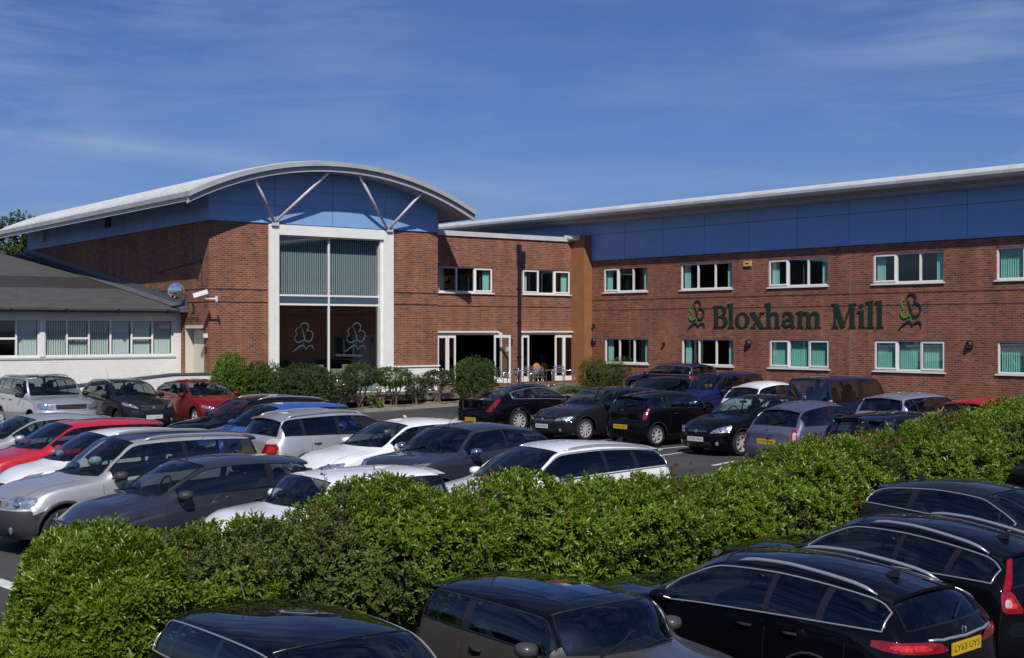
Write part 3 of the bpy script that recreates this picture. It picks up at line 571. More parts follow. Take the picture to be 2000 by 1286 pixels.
# ------------------------------------------------------------------ fittings on the walls
vm = onS(344,-.5); mz = zat(-.5,vm,569)
mr = thing('convex_mirror','round convex traffic mirror above the annex roof end','mirror', UV(-.5,vm,mz), ANG)
pr = [(.27*math.sin(t), .0) for t in ()]; m = MB(); pts = []
Rm = .28; dirv = Vector((.1,-1,-.12)).normalized(); 
def disc(mb, c, n_, R0, bulge, seg=28, rings=6):
    n_ = Vector(n_).normalized(); a = n_.cross(Vector((0,0,1))).normalized(); b_ = a.cross(n_); k = len(mb.v); mb.v.append(tuple(Vector(c)+n_*bulge))
    for r_ in range(1,rings+1):
        q = r_/rings
        for j in range(seg):
            t = 2*math.pi*j/seg; mb.v.append(tuple(Vector(c)+n_*bulge*(1-q*q)+(a*math.cos(t)+b_*math.sin(t))*R0*q))
    for j in range(seg): mb.f.append((k,k+1+j,k+1+(j+1)%seg)); mb.mi.append(mb.cur)
    for r_ in range(rings-1):
        for j in range(seg): mb.f.append((k+1+r_*seg+j,k+1+(r_+1)*seg+j,k+1+(r_+1)*seg+(j+1)%seg,k+1+r_*seg+(j+1)%seg)); mb.mi.append(mb.cur)
disc(m,(0,0,0),(-.35,-1,-.05),Rm,.045); m.build('mirror_face','mirror',mr,smooth=True); m = MB(); disc(m,(.01,.03,0),(.35,1,.05),Rm+.015,.05); m.tube([(.02,.06,0),(.45,.15,-.05)],.025,6); m.build('backing','soffit',mr,smooth=True)
vc = onS(393,-.6); cz = zat(-.6,vc,575)
cc = thing('security_camera','white bullet security camera on a bracket beside the corner of the brick block','camera', UV(0,vc,cz), ANG)
m = MB(); 
def obox(mb, c, d, w_, h_, L):
    d = Vector(d).normalized(); s = d.cross(Vector((0,0,1))).normalized(); u_ = s.cross(d); k = len(mb.v); c = Vector(c)
    mb.v += [tuple(c+d*a*L/2+s*b_*w_/2+u_*e*h_/2) for a in (-1,1) for b_,e in ((-1,-1),(1,-1),(1,1),(-1,1))]
    for f in ((0,3,2,1),(4,5,6,7),(0,1,5,4),(1,2,6,5),(2,3,7,6),(3,0,4,7)): mb.f.append(tuple(k+i for i in f)); mb.mi.append(mb.cur)
obox(m,(-.62,.02,.02),(-1,.45,-.35),.17,.16,.52); m.build('housing','upvc',cc); m = MB(); m.tube([(-.5,.0,-.07),(-.42,.0,-.16),(0,.0,-.16)],.03,8); m.box((-.04,-.07,-.26),(-.003,.07,-.06)); m.build('bracket','upvc',cc,smooth=False)
vi = onS(402,-.05); m = MB().box((-.12,vi-.05,zat(0,vi,660)),(-.003,vi+.09,zat(0,vi,652))); o = m.build('door_entry_light','upvc'); tag(place_site(o,0,vi,0),'small white sensor light beside the side entrance door','light')
vk = onS(402,-.03); m = MB().box((-.05,vk-.03,zat(0,vk,688)),(-.003,vk+.05,zat(0,vk,678))); o = m.build('key_pad','darkpl'); tag(place_site(o,0,vk,0),'small black entry pad beside the side door','entry pad')
def bulkhead(px, py, label):
    v = onS(px, WU); z = zat(WU,v,py); t = thing('wall_lamp',label,'wall lamp', UV(WU,v,z), ANG, 'round bulkhead lamps along the wing wall'); m = MB()
    m.box((-.05,-.1,-.12),(-.003,.1,.12)); m.build('base','darkpl',t); q = MB(); disc(q,(-.06,.02,-.02),(-1,0,-.25),.10,.085,16,4); q.build('lens','upvc',t,smooth=True); q = MB(); disc(q,(-.055,-.015,.035),(-1,-.15,.75),.125,.10,16,4); q.build('eyelid','darkpl',t,smooth=True)
    q = MB(); q.tube([(-.06+0,-.13,0),(-.12,-.09,0),(-.165,0,0),(-.12,.09,0),(-.06,.13,0)],.02,6); q.tube([(-.06,.0,-.13),(-.12,0,-.09),(-.165,0,.0)],.02,6)
    q.lathe([(.13,-.07),(.15,-.07),(.15,-.03),(.13,-.03)],(0,0,0),'x',16); q.build('guard','darkpl',t)
bulkhead(1161,666,'round black and white bulkhead lamp beside the orange pillar'); bulkhead(1463,671,'round bulkhead lamp on the brick below the sign lettering'); bulkhead(1895,674,'rightmost round bulkhead lamp on the long brick wing')
for px, py, lb in ((1161,636,'tiny black wall sensor above the lamp by the orange pillar'),(1298,672,'small black wall light between the two ground floor windows nearest the pillar')):
    v = onS(px,WU); z = zat(WU,v,py); m = MB().box((WU-.12,v-.04,z-.05),(WU-.003,v+.04,z+.06)); tag(place_site(m.build('wall_sensor','darkpl'),WU,v,z),lb,'sensor')
v = onS(995,0) if False else None
uL = fu(996.5); m = MB().box((uL-.04,LV-.12,zat(uL,LV,671)),(uL+.04,LV-.003,zat(uL,LV,662))); tag(place_site(m.build('wall_sensor','darkpl'),uL,LV,0),'small black wall light on the brick left of the downpipe','light')
va = onS(1461,WU); za = zat(WU,va,515.5); ab = thing('alarm_box','small yellow alarm box high on the long brick wing','alarm', UV(WU,va,za), ANG); MB().box((-.07,-.19,-.1),(-.003,.19,.1)).build('case','yellow',ab); MB().box((-.074,-.09,-.02),(-.071,.09,.035)).build('dark_label','darkpl',ab)
# ------------------------------------------------------------------ lettering and emblems
def glyph_mb(polys, holes_ok=True):
    return polys
def strip(pts, ws):
    """pen stroke of changing width -> list of quads (2-D)"""
    q = []; P_ = [Vector(p) for p in pts]; n = len(P_)
    nr = []
    for i in range(n):
        d = P_[min(i+1,n-1)]-P_[max(i-1,0)]; d.normalize(); nr.append(Vector((-d.y,d.x)))
    for i in range(n-1):
        a = ws[i]/2; b_ = ws[i+1]/2
        q.append([P_[i]-nr[i]*a, P_[i+1]-nr[i+1]*b_, P_[i+1]+nr[i+1]*b_, P_[i]+nr[i]*a])
    return q
def crv(pts, n=8):
    out_ = []; p = [Vector(x) for x in pts]; p = [p[0]*2-p[1]]+p+[p[-1]*2-p[-2]]
    for i in range(1,len(p)-2):
        for j in range(n):
            t = j/n; out_.append(.5*((2*p[i])+(p[i+1]-p[i-1])*t+(2*p[i-1]-5*p[i]+4*p[i+1]-p[i+2])*t*t+(3*p[i]-p[i-1]-3*p[i+1]+p[i+2])*t**3))
    out_.append(p[-2]); return out_
def stroke(pts, w0, w1, w2, n=8):
    c = crv(pts,n); m_ = len(c)-1; ws = []
    for i in range(m_+1):
        t = i/m_; ws.append(w0+(w1-w0)*(t*2) if t < .5 else w1+(w2-w1)*(t*2-1))
    return strip(c, ws)
def rect(x0,y0,x1,y1): return [[Vector((x0,y0)),Vector((x1,y0)),Vector((x1,y1)),Vector((x0,y1))]]
def serif(x, y, w=.30, up=1): return [[Vector((x-w/2,y)),Vector((x+w/2,y)),Vector((x+w*.30,y+.055*up)),Vector((x-w*.30,y+.055*up))]] if up > 0 else [[Vector((x-w*.3,y-.055)),Vector((x+w*.3,y-.055)),Vector((x+w/2,y)),Vector((x-w/2,y))]]
def stem(x, h, w=.15, flag=True):
    q = rect(x-w/2,0.01,x+w/2,h) + serif(x,0)
    if flag: q += [[Vector((x-w/2-.09,h-.06)),Vector((x+w/2,h-.04)),Vector((x+w/2,h+.05)),Vector((x-w/2-.09,h+.0))]]
    return q
def ring(cx, cy, rx, ry, wx, wy, a0=0, a1=360, n=28):
    q = []
    for i in range(n):
        t0 = R_(a0+(a1-a0)*i/n); t1 = R_(a0+(a1-a0)*(i+1)/n)
        f = lambda t, k: Vector((cx+(rx-k*wx)*math.cos(t), cy+(ry-k*wy)*math.sin(t)))
        q.append([f(t0,0),f(t1,0),f(t1,1),f(t0,1)])
    return q
xh = .66
GL = {
 'B': (.62, stem(.13,.98,.16,False)+serif(.13,.98,.30,-1)+rect(.18,.93,.36,.98)+ring(.32,.74,.25,.24,.15,.055,-90,90)+rect(.18,.49,.34,.54)+ring(.33,.27,.31,.27,.17,.055,-90,90)+rect(.18,.0,.36,.055)),
 'l': (.32, stem(.16,1.04)),
 'o': (.66, ring(.33,xh/2,.31,xh/2+.015,.155,.055)),
 'x': (.62, strip([(.10,xh),(.50,0)],[.17,.17])+strip([(.50,xh),(.34,.36)],[.075,.06])+strip([(.27,.30),(.10,0)],[.06,.075])+serif(.12,0,.24)+serif(.50,0,.26)+serif(.11,xh,.26,-1)+serif(.50,xh,.24,-1)),
 'h': (.66, stem(.15,1.04)+stroke([(.19,.46),(.30,.60),(.42,.62),(.50,.50)],.05,.10,.15)+rect(.42,.01,.57,.52)+serif(.495,0)),
 'a': (.60, rect(.35,.07,.50,.50)+stroke([(.08,.50),(.16,.61),(.32,.63),(.425,.48)],.12,.09,.15)+stroke([(.40,.38),(.24,.33),(.12,.26),(.11,.15),(.20,.06),(.38,.14)],.05,.15,.06)+[[Vector((.35,.10)),Vector((.46,-.02)),Vector((.57,.03)),Vector((.50,.12))]]),
 'm': (1.02, stem(.15,xh)+stroke([(.19,.46),(.29,.60),(.40,.62),(.49,.50)],.05,.10,.15)+rect(.415,.01,.565,.52)+serif(.49,0,.27)+stroke([(.53,.46),(.63,.60),(.74,.62),(.83,.50)],.05,.10,.15)+rect(.755,.01,.905,.52)+serif(.83,0)),
 'M': (.98, rect(.13,.01,.20,.95)+serif(.165,0,.28)+serif(.15,.98,.26,-1)+strip([(.20,.95),(.46,.02)],[.17,.15])+strip([(.46,.02),(.76,.95)],[.06,.07])+rect(.72,.01,.88,.95)+serif(.80,0,.30)+serif(.82,.98,.28,-1)),
 'i': (.32, stem(.16,xh)+[[Vector((.16,.80)),Vector((.245,.88)),Vector((.16,.97)),Vector((.075,.88))]]),
 ' ': (.30, [])}
def extr(mb, quads, f, d0, d1):
    for i, q in enumerate(quads):
        n = len(q); k = len(mb.v); e = (i % 5)*.0006     # overlapping strokes never share a plane
        mb.v += [f(p,d0) for p in q]+[f(p,d1+e) for p in q]
        mb.f.append(tuple(k+n+t for t in range(n))); mb.mi.append(mb.cur)
        for t in range(n): mb.f.append((k+t,k+(t+1)%n,k+n+(t+1)%n,k+n+t)); mb.mi.append(mb.cur)
vA, vB = onS(1394,WU), onS(1728,WU); zA = zat(WU,vA,640.5)
hgt = (zat(WU,onS(1720,WU),586)-zat(WU,onS(1720,WU),637))/1.04
text = 'Bloxham Mill'; tw = sum(GL[c][0] for c in text); sx = (vA-vB)/tw
sg = thing('wall_sign','large dark green serif lettering reading Bloxham Mill on the long brick wing','sign', UV(WU,vA,zA), ANG)
x = 0
for c in text:
    if c != ' ':
        m = MB(); x0 = x; extr(m, GL[c][1], lambda p, d: (-d, -((p.x+x0)*sx), p.y*hgt), .015, .04)
        lo = m.build('letter_'+({'B':'b','M':'m'}.get(c,c)),'signg',sg); lo.name = 'letter'; 
    x += GL[c][0]
# emblem strokes (unit square, y up)
EMG = [([(.27,.845),(.16,.77),(.14,.68),(.20,.61)],.045),([(.22,.60),(.11,.53),(.10,.42),(.20,.34),(.34,.34),(.46,.39),(.52,.36),(.50,.24)],.05)]
EMD = [([(.33,.84),(.42,.96),(.58,1.0),(.72,.92),(.70,.78),(.62,.69)],.06),([(.62,.70),(.76,.74),(.92,.66),(.92,.50),(.78,.36),(.62,.38),(.54,.48),(.60,.58)],.06),([(.40,.83),(.47,.70),(.52,.54),(.53,.38)],.05),
       ([(.02,0.0),(.16,.10),(.36,.20),(.50,.21),(.60,.08)],.065),([(.60,.09),(.76,.20),(.92,.19),(.97,.06)],.055)]
def emblem(mb, f, d0, d1, ms=(0,1), wm=1):
    for lst, k in ((EMD,ms[0]),(EMG,ms[1])):
        mb.cur = k
        for pts, w_ in lst: extr(mb, stroke(pts,w_*.5*wm,w_*1.1*wm,w_*.6*wm,7), f, d0, d1)
for (p0,p1,yt,yb,lb) in ((1344,1378,588,643.5,'small green tree emblem left of the sign lettering'),(1756,1802,574,643,'larger green tree emblem right of the sign lettering')):
    va, vb = onS(p0,WU), onS(p1,WU); vm_ = (va+vb)/2; z0 = zat(WU,vm_,yb); h_ = zat(WU,vm_,yt)-z0; m = MB(); emblem(m, lambda p, d: (-d, -(p.x*(va-vb)), p.y*h_), .02, .045)
    o = m.build('tree_emblem',['signg','signl']); o.location = UV(WU,va,z0); o.rotation_euler = (0,0,ANG); tag(o,lb,'emblem')
for (p0,p1) in ((572,614),(674,716)):
    ua, ub = onF(p0,dv), onF(p1,dv); z0 = zat(ua,dv,688); h_ = zat(ua,dv,631)-z0; m = MB(); emblem(m, lambda p, d: (ua+p.x*(ub-ua), dv+.012-d, z0+p.y*h_), 0, .004, (0,0), .8); m.build('etched_emblem','frost',bw)
v0 = onS(366,0); z0 = zat(0,v0,628)
sc_ = (onS(366,0)-onS(389,0)); m = MB(); emblem(m, lambda p, d: (-d-.004, v0-sc_*(.36+.3*p.x), z0+.24+p.y*.42), 0, .02); o = m.build('tree_emblem',['signg','signl']); o.location = UV(0,0,0); o.rotation_euler = (0,0,ANG); place_site(o,0,v0,z0); tag(o,'tiny green tree emblem over the side entrance','emblem')
def textmesh(s, size, name='letters'):
    cu = bpy.data.curves.new(name,'FONT'); cu.body = s; cu.size = size; cu.align_x = 'CENTER'; cu.align_y = 'CENTER'; cu.resolution_u = 2
    o = bpy.data.objects.new('t_',cu); COL.objects.link(o); dg = bpy.context.evaluated_depsgraph_get(); me = bpy.data.meshes.new_from_object(o.evaluated_get(dg)); bpy.data.objects.remove(o); return me
me = textmesh('RECEPTION',.27); me.materials.append(M['signg']); o = bpy.data.objects.new('entrance_sign',me); COL.objects.link(o)
w_ = max(v.co.x for v in me.vertices)-min(v.co.x for v in me.vertices)
o.matrix_world = Matrix.Translation(UV(-.02,v0-sc_*.5,z0+.06)) @ Matrix.Rotation(ANG-math.pi/2,4,'Z') @ Matrix.Rotation(math.pi/2,4,'X') @ Matrix.Diagonal((sc_*.92/w_,1,1,1)); tag(o,'small dark green word RECEPTION above the side entrance door','sign')
# ------------------------------------------------------------------ cars
def pchip(xk, yk, x):
    xk = np.asarray(xk, float); yk = np.asarray(yk, float); h = np.diff(xk); dl = np.diff(yk, axis=0)/(h[:,None] if yk.ndim > 1 else h); n = len(xk); d = np.zeros_like(yk)
    for i in range(1, n-1):
        w1 = 2*h[i]+h[i-1]; w2 = h[i]+2*h[i-1]; a, b = dl[i-1], dl[i]
        with np.errstate(divide='ignore', invalid='ignore'): r = (w1+w2)/(w1/np.where(a==0,1e-12,a)+w2/np.where(b==0,1e-12,b))
        d[i] = np.where(a*b > 0, r, 0)
    d[0] = dl[0]; d[-1] = dl[-1]
    x = np.asarray(x, float); i = np.clip(np.searchsorted(xk, x, side='right')-1, 0, n-2); t = (x-xk[i])/h[i]
    if yk.ndim > 1: t = t[...,None]; H_ = h[i][...,None]
    else: H_ = h[i]
    return yk[i]*(2*t**3-3*t**2+1)+d[i]*H_*(t**3-2*t**2+t)+yk[i+1]*(-2*t**3+3*t**2)+d[i+1]*H_*(t**3-t**2)
TY = {}   # body styles, lengths in metres from the nose
def style(name, **k):
    d = dict(L=4.2,W=1.75,H=1.48,xc=1.10,zc=.99,zn=.70,xt=1.95,xr=3.75,dr=.07,xq=4.05,zq=1.02,zt=.90,zbF=.93,zbR=1.0,yr=.60,gc=.19,wf=.85,wr=3.4,rw=.315,sB=None,quarter=None,zm=.58,noseR=.0,hoodC=.62,boot=0)
    d.update(k); TY[name] = d
style('hatch')
style('small', L=3.85,W=1.67,H=1.47,xc=.92,xt=1.75,xr=3.35,xq=3.70,zq=1.0,zt=.90,wf=.75,wr=3.2,rw=.29,zc=.98)
style('round_small', L=3.72,W=1.66,H=1.53,xc=.85,xt=1.65,xr=3.05,xq=3.52,zq=1.0,zt=.88,dr=.13,wf=.68,wr=3.12,rw=.29,zc=1.02,zn=.72,yr=.55,hoodC=.72)
style('golf', L=4.26,W=1.80,H=1.46,xc=1.12,xt=1.98,xr=3.85,xq=4.10,zq=1.02,zt=.94,wf=.88,wr=3.5,rw=.32)
style('leon', L=4.26,W=1.81,H=1.46,xc=1.12,xt=2.02,xr=3.72,dr=.11,xq=4.08,zq=1.05,zt=.96,wf=.86,wr=3.48,rw=.32,zbR=1.04)
style('focus', L=4.17,W=1.70,H=1.44,xc=.98,xt=1.88,xr=3.55,dr=.11,xq=4.0,zq=1.02,zt=.94,wf=.82,wr=3.43,rw=.305)
style('fiesta', L=3.92,W=1.68,H=1.46,xc=.95,xt=1.85,xr=3.50,dr=.09,xq=3.78,zq=1.02,zt=.94,wf=.78,wr=3.27,rw=.295,zc=1.0,quarter='3door')
style('juke', L=4.13,W=1.77,H=1.565,xc=1.08,xt=1.80,xr=3.50,dr=.14,xq=3.98,zq=1.12,zt=1.0,zbF=1.06,zbR=1.16,zc=1.12,zn=.80,wf=.82,wr=3.35,rw=.345,gc=.22,zm=.66,hoodC=.8)
style('suv', L=4.33,W=1.83,H=1.66,xc=1.14,xt=1.95,xr=4.0,xq=4.22,zq=1.12,zt=1.0,zc=1.10,zn=.85,zbF=1.03,zbR=1.10,wf=.86,wr=3.48,rw=.355,gc=.26,zm=.68,yr=.63)
style('suvboxy', L=4.50,W=1.91,H=1.74,xc=1.12,xt=1.78,xr=4.28,xq=4.42,zq=1.18,zt=1.02,zc=1.16,zn=.98,zbF=1.10,zbR=1.14,wf=.84,wr=3.5,rw=.365,gc=.28,zm=.72,yr=.68)
style('crossover', L=4.16,W=1.74,H=1.55,xc=1.08,xt=1.85,xr=3.72,xq=4.0,zq=1.10,zt=.98,zc=1.06,zn=.82,zbF=.99,zbR=1.08,wf=.84,wr=3.38,rw=.335,gc=.22,zm=.62)
style('x1', L=4.45,W=1.80,H=1.54,xc=1.20,xt=2.0,xr=3.95,dr=.08,xq=4.28,zq=1.08,zt=1.0,zc=1.05,zn=.78,zbF=.98,zbR=1.06,wf=.82,wr=3.58,rw=.335,gc=.21,zm=.62)
style('estate', L=4.60,W=1.81,H=1.48,xc=1.15,xt=2.05,xr=4.20,dr=.12,xq=4.46,zq=1.05,zt=.96,wf=.88,wr=3.55,rw=.32,zbR=1.03)
style('bigestate', L=4.80,W=1.84,H=1.47,xc=1.42,xt=2.36,xr=4.22,dr=.13,xq=4.66,zq=1.06,zt=.97,zc=1.0,zn=.74,wf=.95,wr=3.70,rw=.335,zbF=.94,zbR=1.04,yr=.58)
style('volvo', L=4.63,W=1.86,H=1.48,xc=1.36,xt=2.28,xr=4.08,dr=.13,xq=4.52,zq=1.04,zt=.96,zc=1.0,zn=.74,wf=.93,wr=3.68,rw=.335,zbF=.95,zbR=1.06,yr=.58)
style('saloon', L=5.12,W=1.90,H=1.45,xc=1.60,xt=2.58,xr=3.75,dr=.10,xq=4.72,zq=1.06,zt=1.02,zc=.98,zn=.72,wf=.92,wr=3.95,rw=.35,zbF=.94,zbR=1.03,yr=.58,boot=1)
style('mini', L=3.70,W=1.68,H=1.41,xc=1.02,xt=1.46,xr=3.30,dr=.05,xq=3.52,zq=.98,zt=.90,zc=1.0,zn=.78,wf=.66,wr=3.13,rw=.30,zbF=.96,zbR=1.0,yr=.64,hoodC=.8,quarter='3door')
style('van', L=4.04,W=1.66,H=1.80,xc=.95,xt=1.62,xr=3.86,xq=3.97,zq=1.12,zt=1.05,dr=.04,zc=1.10,zn=.80,zbF=1.02,zbR=1.06,wf=.76,wr=3.35,rw=.30,yr=.68,zm=.66)
style('mpv', L=4.16,W=1.72,H=1.59,xc=.98,xt=1.85,xr=3.72,dr=.06,xq=4.02,zq=1.05,zt=.95,zc=1.05,wf=.80,wr=3.38,rw=.31)
style('corsa', L=3.83,W=1.65,H=1.44,xc=.90,xt=1.72,xr=3.35,dr=.10,xq=3.68,zq=1.0,zt=.92,wf=.74,wr=3.23,rw=.29,quarter='3door')
style('wide', L=4.3,W=1.84,H=1.43,xc=1.12,xt=1.85,xr=3.85,xq=4.14,zq=1.02,zt=.94,wf=.88,wr=3.5,rw=.32,yr=.70)
style('audi', L=4.24,W=1.78,H=1.42,xc=1.22,xt=2.15,xr=3.80,dr=.12,xq=4.12,zq=1.03,zt=.95,wf=.85,wr=3.45,rw=.325,zbR=1.03,quarter='3door')
def carnet(p):
    L,W,H = p['L'],p['W'],p['H']; hw = W/2; yr = p['yr']*1.0
    xc,zc,zn,xt,xr,xq,zq,zt = (p[k] for k in ('xc','zc','zn','xt','xr','xq','zq','zt'))
    x5 = xt+(xr-xt)*.42; xL = L-.06
    C = [(.11,zn-.01),(.11+.42*(xc-.11),zn+(zc-zn)*p['hoodC']),(xc,zc),((xc+xt)/2,(zc+H-.045)/2+.035),(xt,H-.045),(x5,H),(xr,H-p['dr']),((xr+xq)/2+.01,(H-p['dr']+zq)/2+.03),(xq,zq),(xL,zt)]
    E = [(.24,.76*hw,zn-.03),(C[1][0]+.06,.77*hw,C[1][1]-.045),(xc+.27,.80*hw,zc-.015),((xc+.27+xt+.12)/2,(.80*hw+yr)/2+.02,(zc+H-.12)/2+.03),(xt+.12,yr,H-.115),(x5,yr+.015,H-.085),(xr-.03,yr-.02,H-p['dr']-.06),((xr+xq)/2-.05,(yr+.76*hw)/2,(H-p['dr']+zq)/2),(xq-.10,.78*hw,zq-.03),(xL-.10,.78*hw,zt-.03)]
    def zb(x): t = min(1,max(0,(x-xc-.2)/(xq-xc-.2))); return p['zbF']+(p['zbR']-p['zbF'])*t
    B = [(.36,.90*hw,zn-.10)]+[(C[1][0]+.08,.935*hw,min(p['zbF']-.04,C[1][1]-.08))]+[(E[2][0]+.03,.945*hw,p['zbF']-.005)]
    for k in (3,4,5,6,7): B.append((E[k][0]+(.02 if k < 5 else 0),.955*hw if k < 6 else (.945 if k == 6 else .925)*hw,zb(E[k][0])-.005))
    B.append((xq-.12,.90*hw,min(p['zbR']-.02,zq-.09))); B.append((xL-.14,.885*hw,zt-.09))
    zm = p['zm']; Mw = []; N_ = []; O_ = []
    for k in range(10):
        x = B[k][0]; e = .965 if k == 0 else (.955 if k == 9 else 1.0)
        Mw.append((x+(.02 if k==0 else 0),hw*e,zm-(.06 if k in (0,9) else 0))); N_.append((x+(.02 if k==0 else 0),hw*e*.985,p['gc']+.15)); O_.append((x+(.04 if k==0 else (-.04 if k==9 else 0)),hw*e*.93,p['gc']))
    S = np.arange(10.)
    C0_ = np.array([(c[0],0,c[1]) for c in C]); E_ = np.array(E)
    C1_ = C0_*.0; C1_[:,0] = C0_[:,0]+(E_[:,0]-C0_[:,0])*.22; C1_[:,1] = E_[:,1]*.55; C1_[:,2] = C0_[:,2]+(E_[:,2]-C0_[:,2])*.20
    rows = np.stack([C0_,C1_,E_,np.array(B),np.array(Mw),np.array(N_),np.array(O_)])   # 7,10,3
    V = np.array([0,.55,1,2,3,4,5.])
    def ev(s, v):
        r = np.stack([pchip(S, rows[i], np.array([s]))[0] for i in range(7)]); return pchip(V, r, np.array([v]))[0]
    def curve(ss):
        return np.stack([pchip(S, rows[i], np.array(ss)) for i in range(7)],axis=1), V    # len(ss),7,3
    return ev, curve, V
def dedupe(a): 
    a = sorted(a); o = [a[0]]
    for x in a[1:]:
        if x-o[-1] > .012: o.append(x)
    return o
class Drape:
    def __init__(s, bm): s.t = BVHTree.FromBMesh(bm)
    def hit(s, o, d, off=.006):
        h = s.t.ray_cast(Vector(o), Vector(d))
        if h[0] is None: return None
        n = h[1];  n = -n if n.dot(Vector(d)) > 0 else n
        return h[0]+n*off
    def quad(s, mb, c, proj, d, nx=8, ny=4, off=.008, round_=0):
        """c: four corners (a,b) -> proj(a,b)=origin; bilinear grid draped along d"""
        P_ = {}
        for j in range(ny+1):
            for i in range(nx+1):
                u, v = i/nx, j/ny; q = [(1-u)*(1-v)*c[0][k]+u*(1-v)*c[1][k]+u*v*c[2][k]+(1-u)*v*c[3][k] for k in (0,1)]
                h = s.hit(proj(*q), d, off)
                if h: P_[i,j] = h
        for j in range(ny):
            for i in range(nx):
                k = [(i,j),(i+1,j),(i+1,j+1),(i,j+1)]
                if all(t in P_ for t in k):
                    if round_ and (i in (0,nx-1)) and (j in (0,ny-1)):
                        inner = [t for t in k if not (t[0] in (0,nx) and t[1] in (0,ny))]; mb.poly([P_[t] for t in inner]); continue
                    mb.poly([P_[t] for t in k])
def add_wheel(parent, x, y, r, sgn, rimm, spokes, w=.20):
    t = MB(); prof = [(r*.66,-w/2+.01),(r*.9,-w/2),(r*.97,-w/2+.025),(r,-w/2+.05),(r,w/2-.05),(r*.97,w/2-.025),(r*.9,w/2),(r*.66,w/2-.01)]
    t.lathe(prof,(x,y,r),'y',28); wo = t.build('wheel','tyre',parent,smooth=True)
    q = MB(); yo = y+sgn*(w/2-.02); R = r*.67
    q.lathe([(R,yo-y+sgn*.012),(R*.93,yo-y+sgn*.012),(R*.90,yo-y-sgn*.03),(R*.88,-sgn*.05)],(x,y,r),'y',28); q.lathe([(0.001,yo-y+sgn*.006),(R*.20,yo-y+sgn*.002),(R*.24,yo-y-sgn*.03)],(x,y,r),'y',16)
    for i in range(spokes):
        a = 2*math.pi*i/spokes+.3; ca, sa = math.cos(a), math.sin(a); wd0, wd1 = R*.11, R*.075
        def pt(rad, off, yy): return (x+ca*rad-sa*off, yy, r+sa*rad+ca*off)
        y1 = yo-sgn*.004; y2 = yo+sgn*.006
        q.poly([pt(R*.12,-wd0,y1),pt(R*.92,-wd1,y2),pt(R*.92,wd1,y2),pt(R*.12,wd0,y1)])
        for o0, o1 in ((-wd0,-wd1),(wd0,wd1)): q.poly([pt(R*.12,o0,y1),pt(R*.92,o1,y2),pt(R*.92,o1,y2-sgn*.04),pt(R*.12,o0,y1-sgn*.04)])
    q.build('rim',rimm,wo,smooth=False,autosm=30)
    k = MB(); k.lathe([(.001,-sgn*.0),(R*.99,-sgn*.0)],(x,y,r),'y',20); k.build('brake_backing','darkpl',wo)
    return wo
mat('tyre',(.016,.016,.017),.75); mat('trim_black',(.012,.012,.013),.25,coat=.4); mat('bumper_plastic',(.035,.035,.038),.6,noise=.1,nscale=20); mat('car_interior',(.022,.022,.024),.8); mat('seat_light',(.25,.24,.22),.8)
mat('rim_silver',(.60,.61,.63),.32,metal=.35); mat('rim_dark',(.18,.18,.19),.35,metal=.6); mat('headlamp',(.50,.53,.56),.12,metal=.75,coat=1,noise=.55,nscale=14); mat('lamp_reflector',(.9,.9,.9),.05,metal=1); mat('taillamp',(.24,.004,.008),.12,coat=1,noise=.35,nscale=22); mat('lamp_bright',(.62,.02,.02),.15,coat=1,noise=.6,nscale=30); mat('taillamp_clear',(.60,.50,.50),.15,coat=1,metal=.2); mat('amber',(.7,.22,.02),.2,coat=1)
mat('plate_white',(.62,.63,.64),.4); mat('plate_yellow',(.62,.42,.015),.4); mat('plate_black',(.01,.01,.01),.5); mat('rail_silver',(.55,.56,.60),.3,metal=.7); mat('panel_gap',(.004,.004,.005),.8); mat('eu_blue',(.01,.03,.30),.4)
def grillem():
    m = bpy.data.materials.new('grille_bars'); m.use_nodes = True; n = m.node_tree.nodes; l = m.node_tree.links; b = n['Principled BSDF']; t = n.new('ShaderNodeTexCoord'); s = n.new('ShaderNodeSeparateXYZ'); l.new(t.outputs['Object'],s.inputs[0])
    q = n.new('ShaderNodeMath'); q.operation = 'MULTIPLY'; q.inputs[1].default_value = 26; l.new(s.outputs[2],q.inputs[0]); f = n.new('ShaderNodeMath'); f.operation = 'FRACT'; l.new(q.outputs[0],f.inputs[0])
    r = n.new('ShaderNodeValToRGB'); r.color_ramp.interpolation = 'CONSTANT'; r.color_ramp.elements[0].color = (.006,.006,.007,1); r.color_ramp.elements[1].position = .68; r.color_ramp.elements[1].color = (.11,.11,.12,1); l.new(f.outputs[0],r.inputs[0]); l.new(r.outputs[0],b.inputs['Base Color']); b.inputs['Roughness'].default_value = .3
    MATS['grille_bars'] = m
grillem()
def paint(name, col, metal=.0, rough=.42):
    n = 'paint_'+name
    if n not in MATS:
        mat(n, col, rough, metal=metal, coat=1.0, noise=.07, nscale=2.5, twoside=(.03,.03,.032), spec=.5 if max(col) > .3 else (.0 if max(col) < .04 else .12))
        if max(col) < .04: MATS[n].node_tree.nodes['Principled BSDF'].inputs['Coat IOR'].default_value = 1.38
    return n
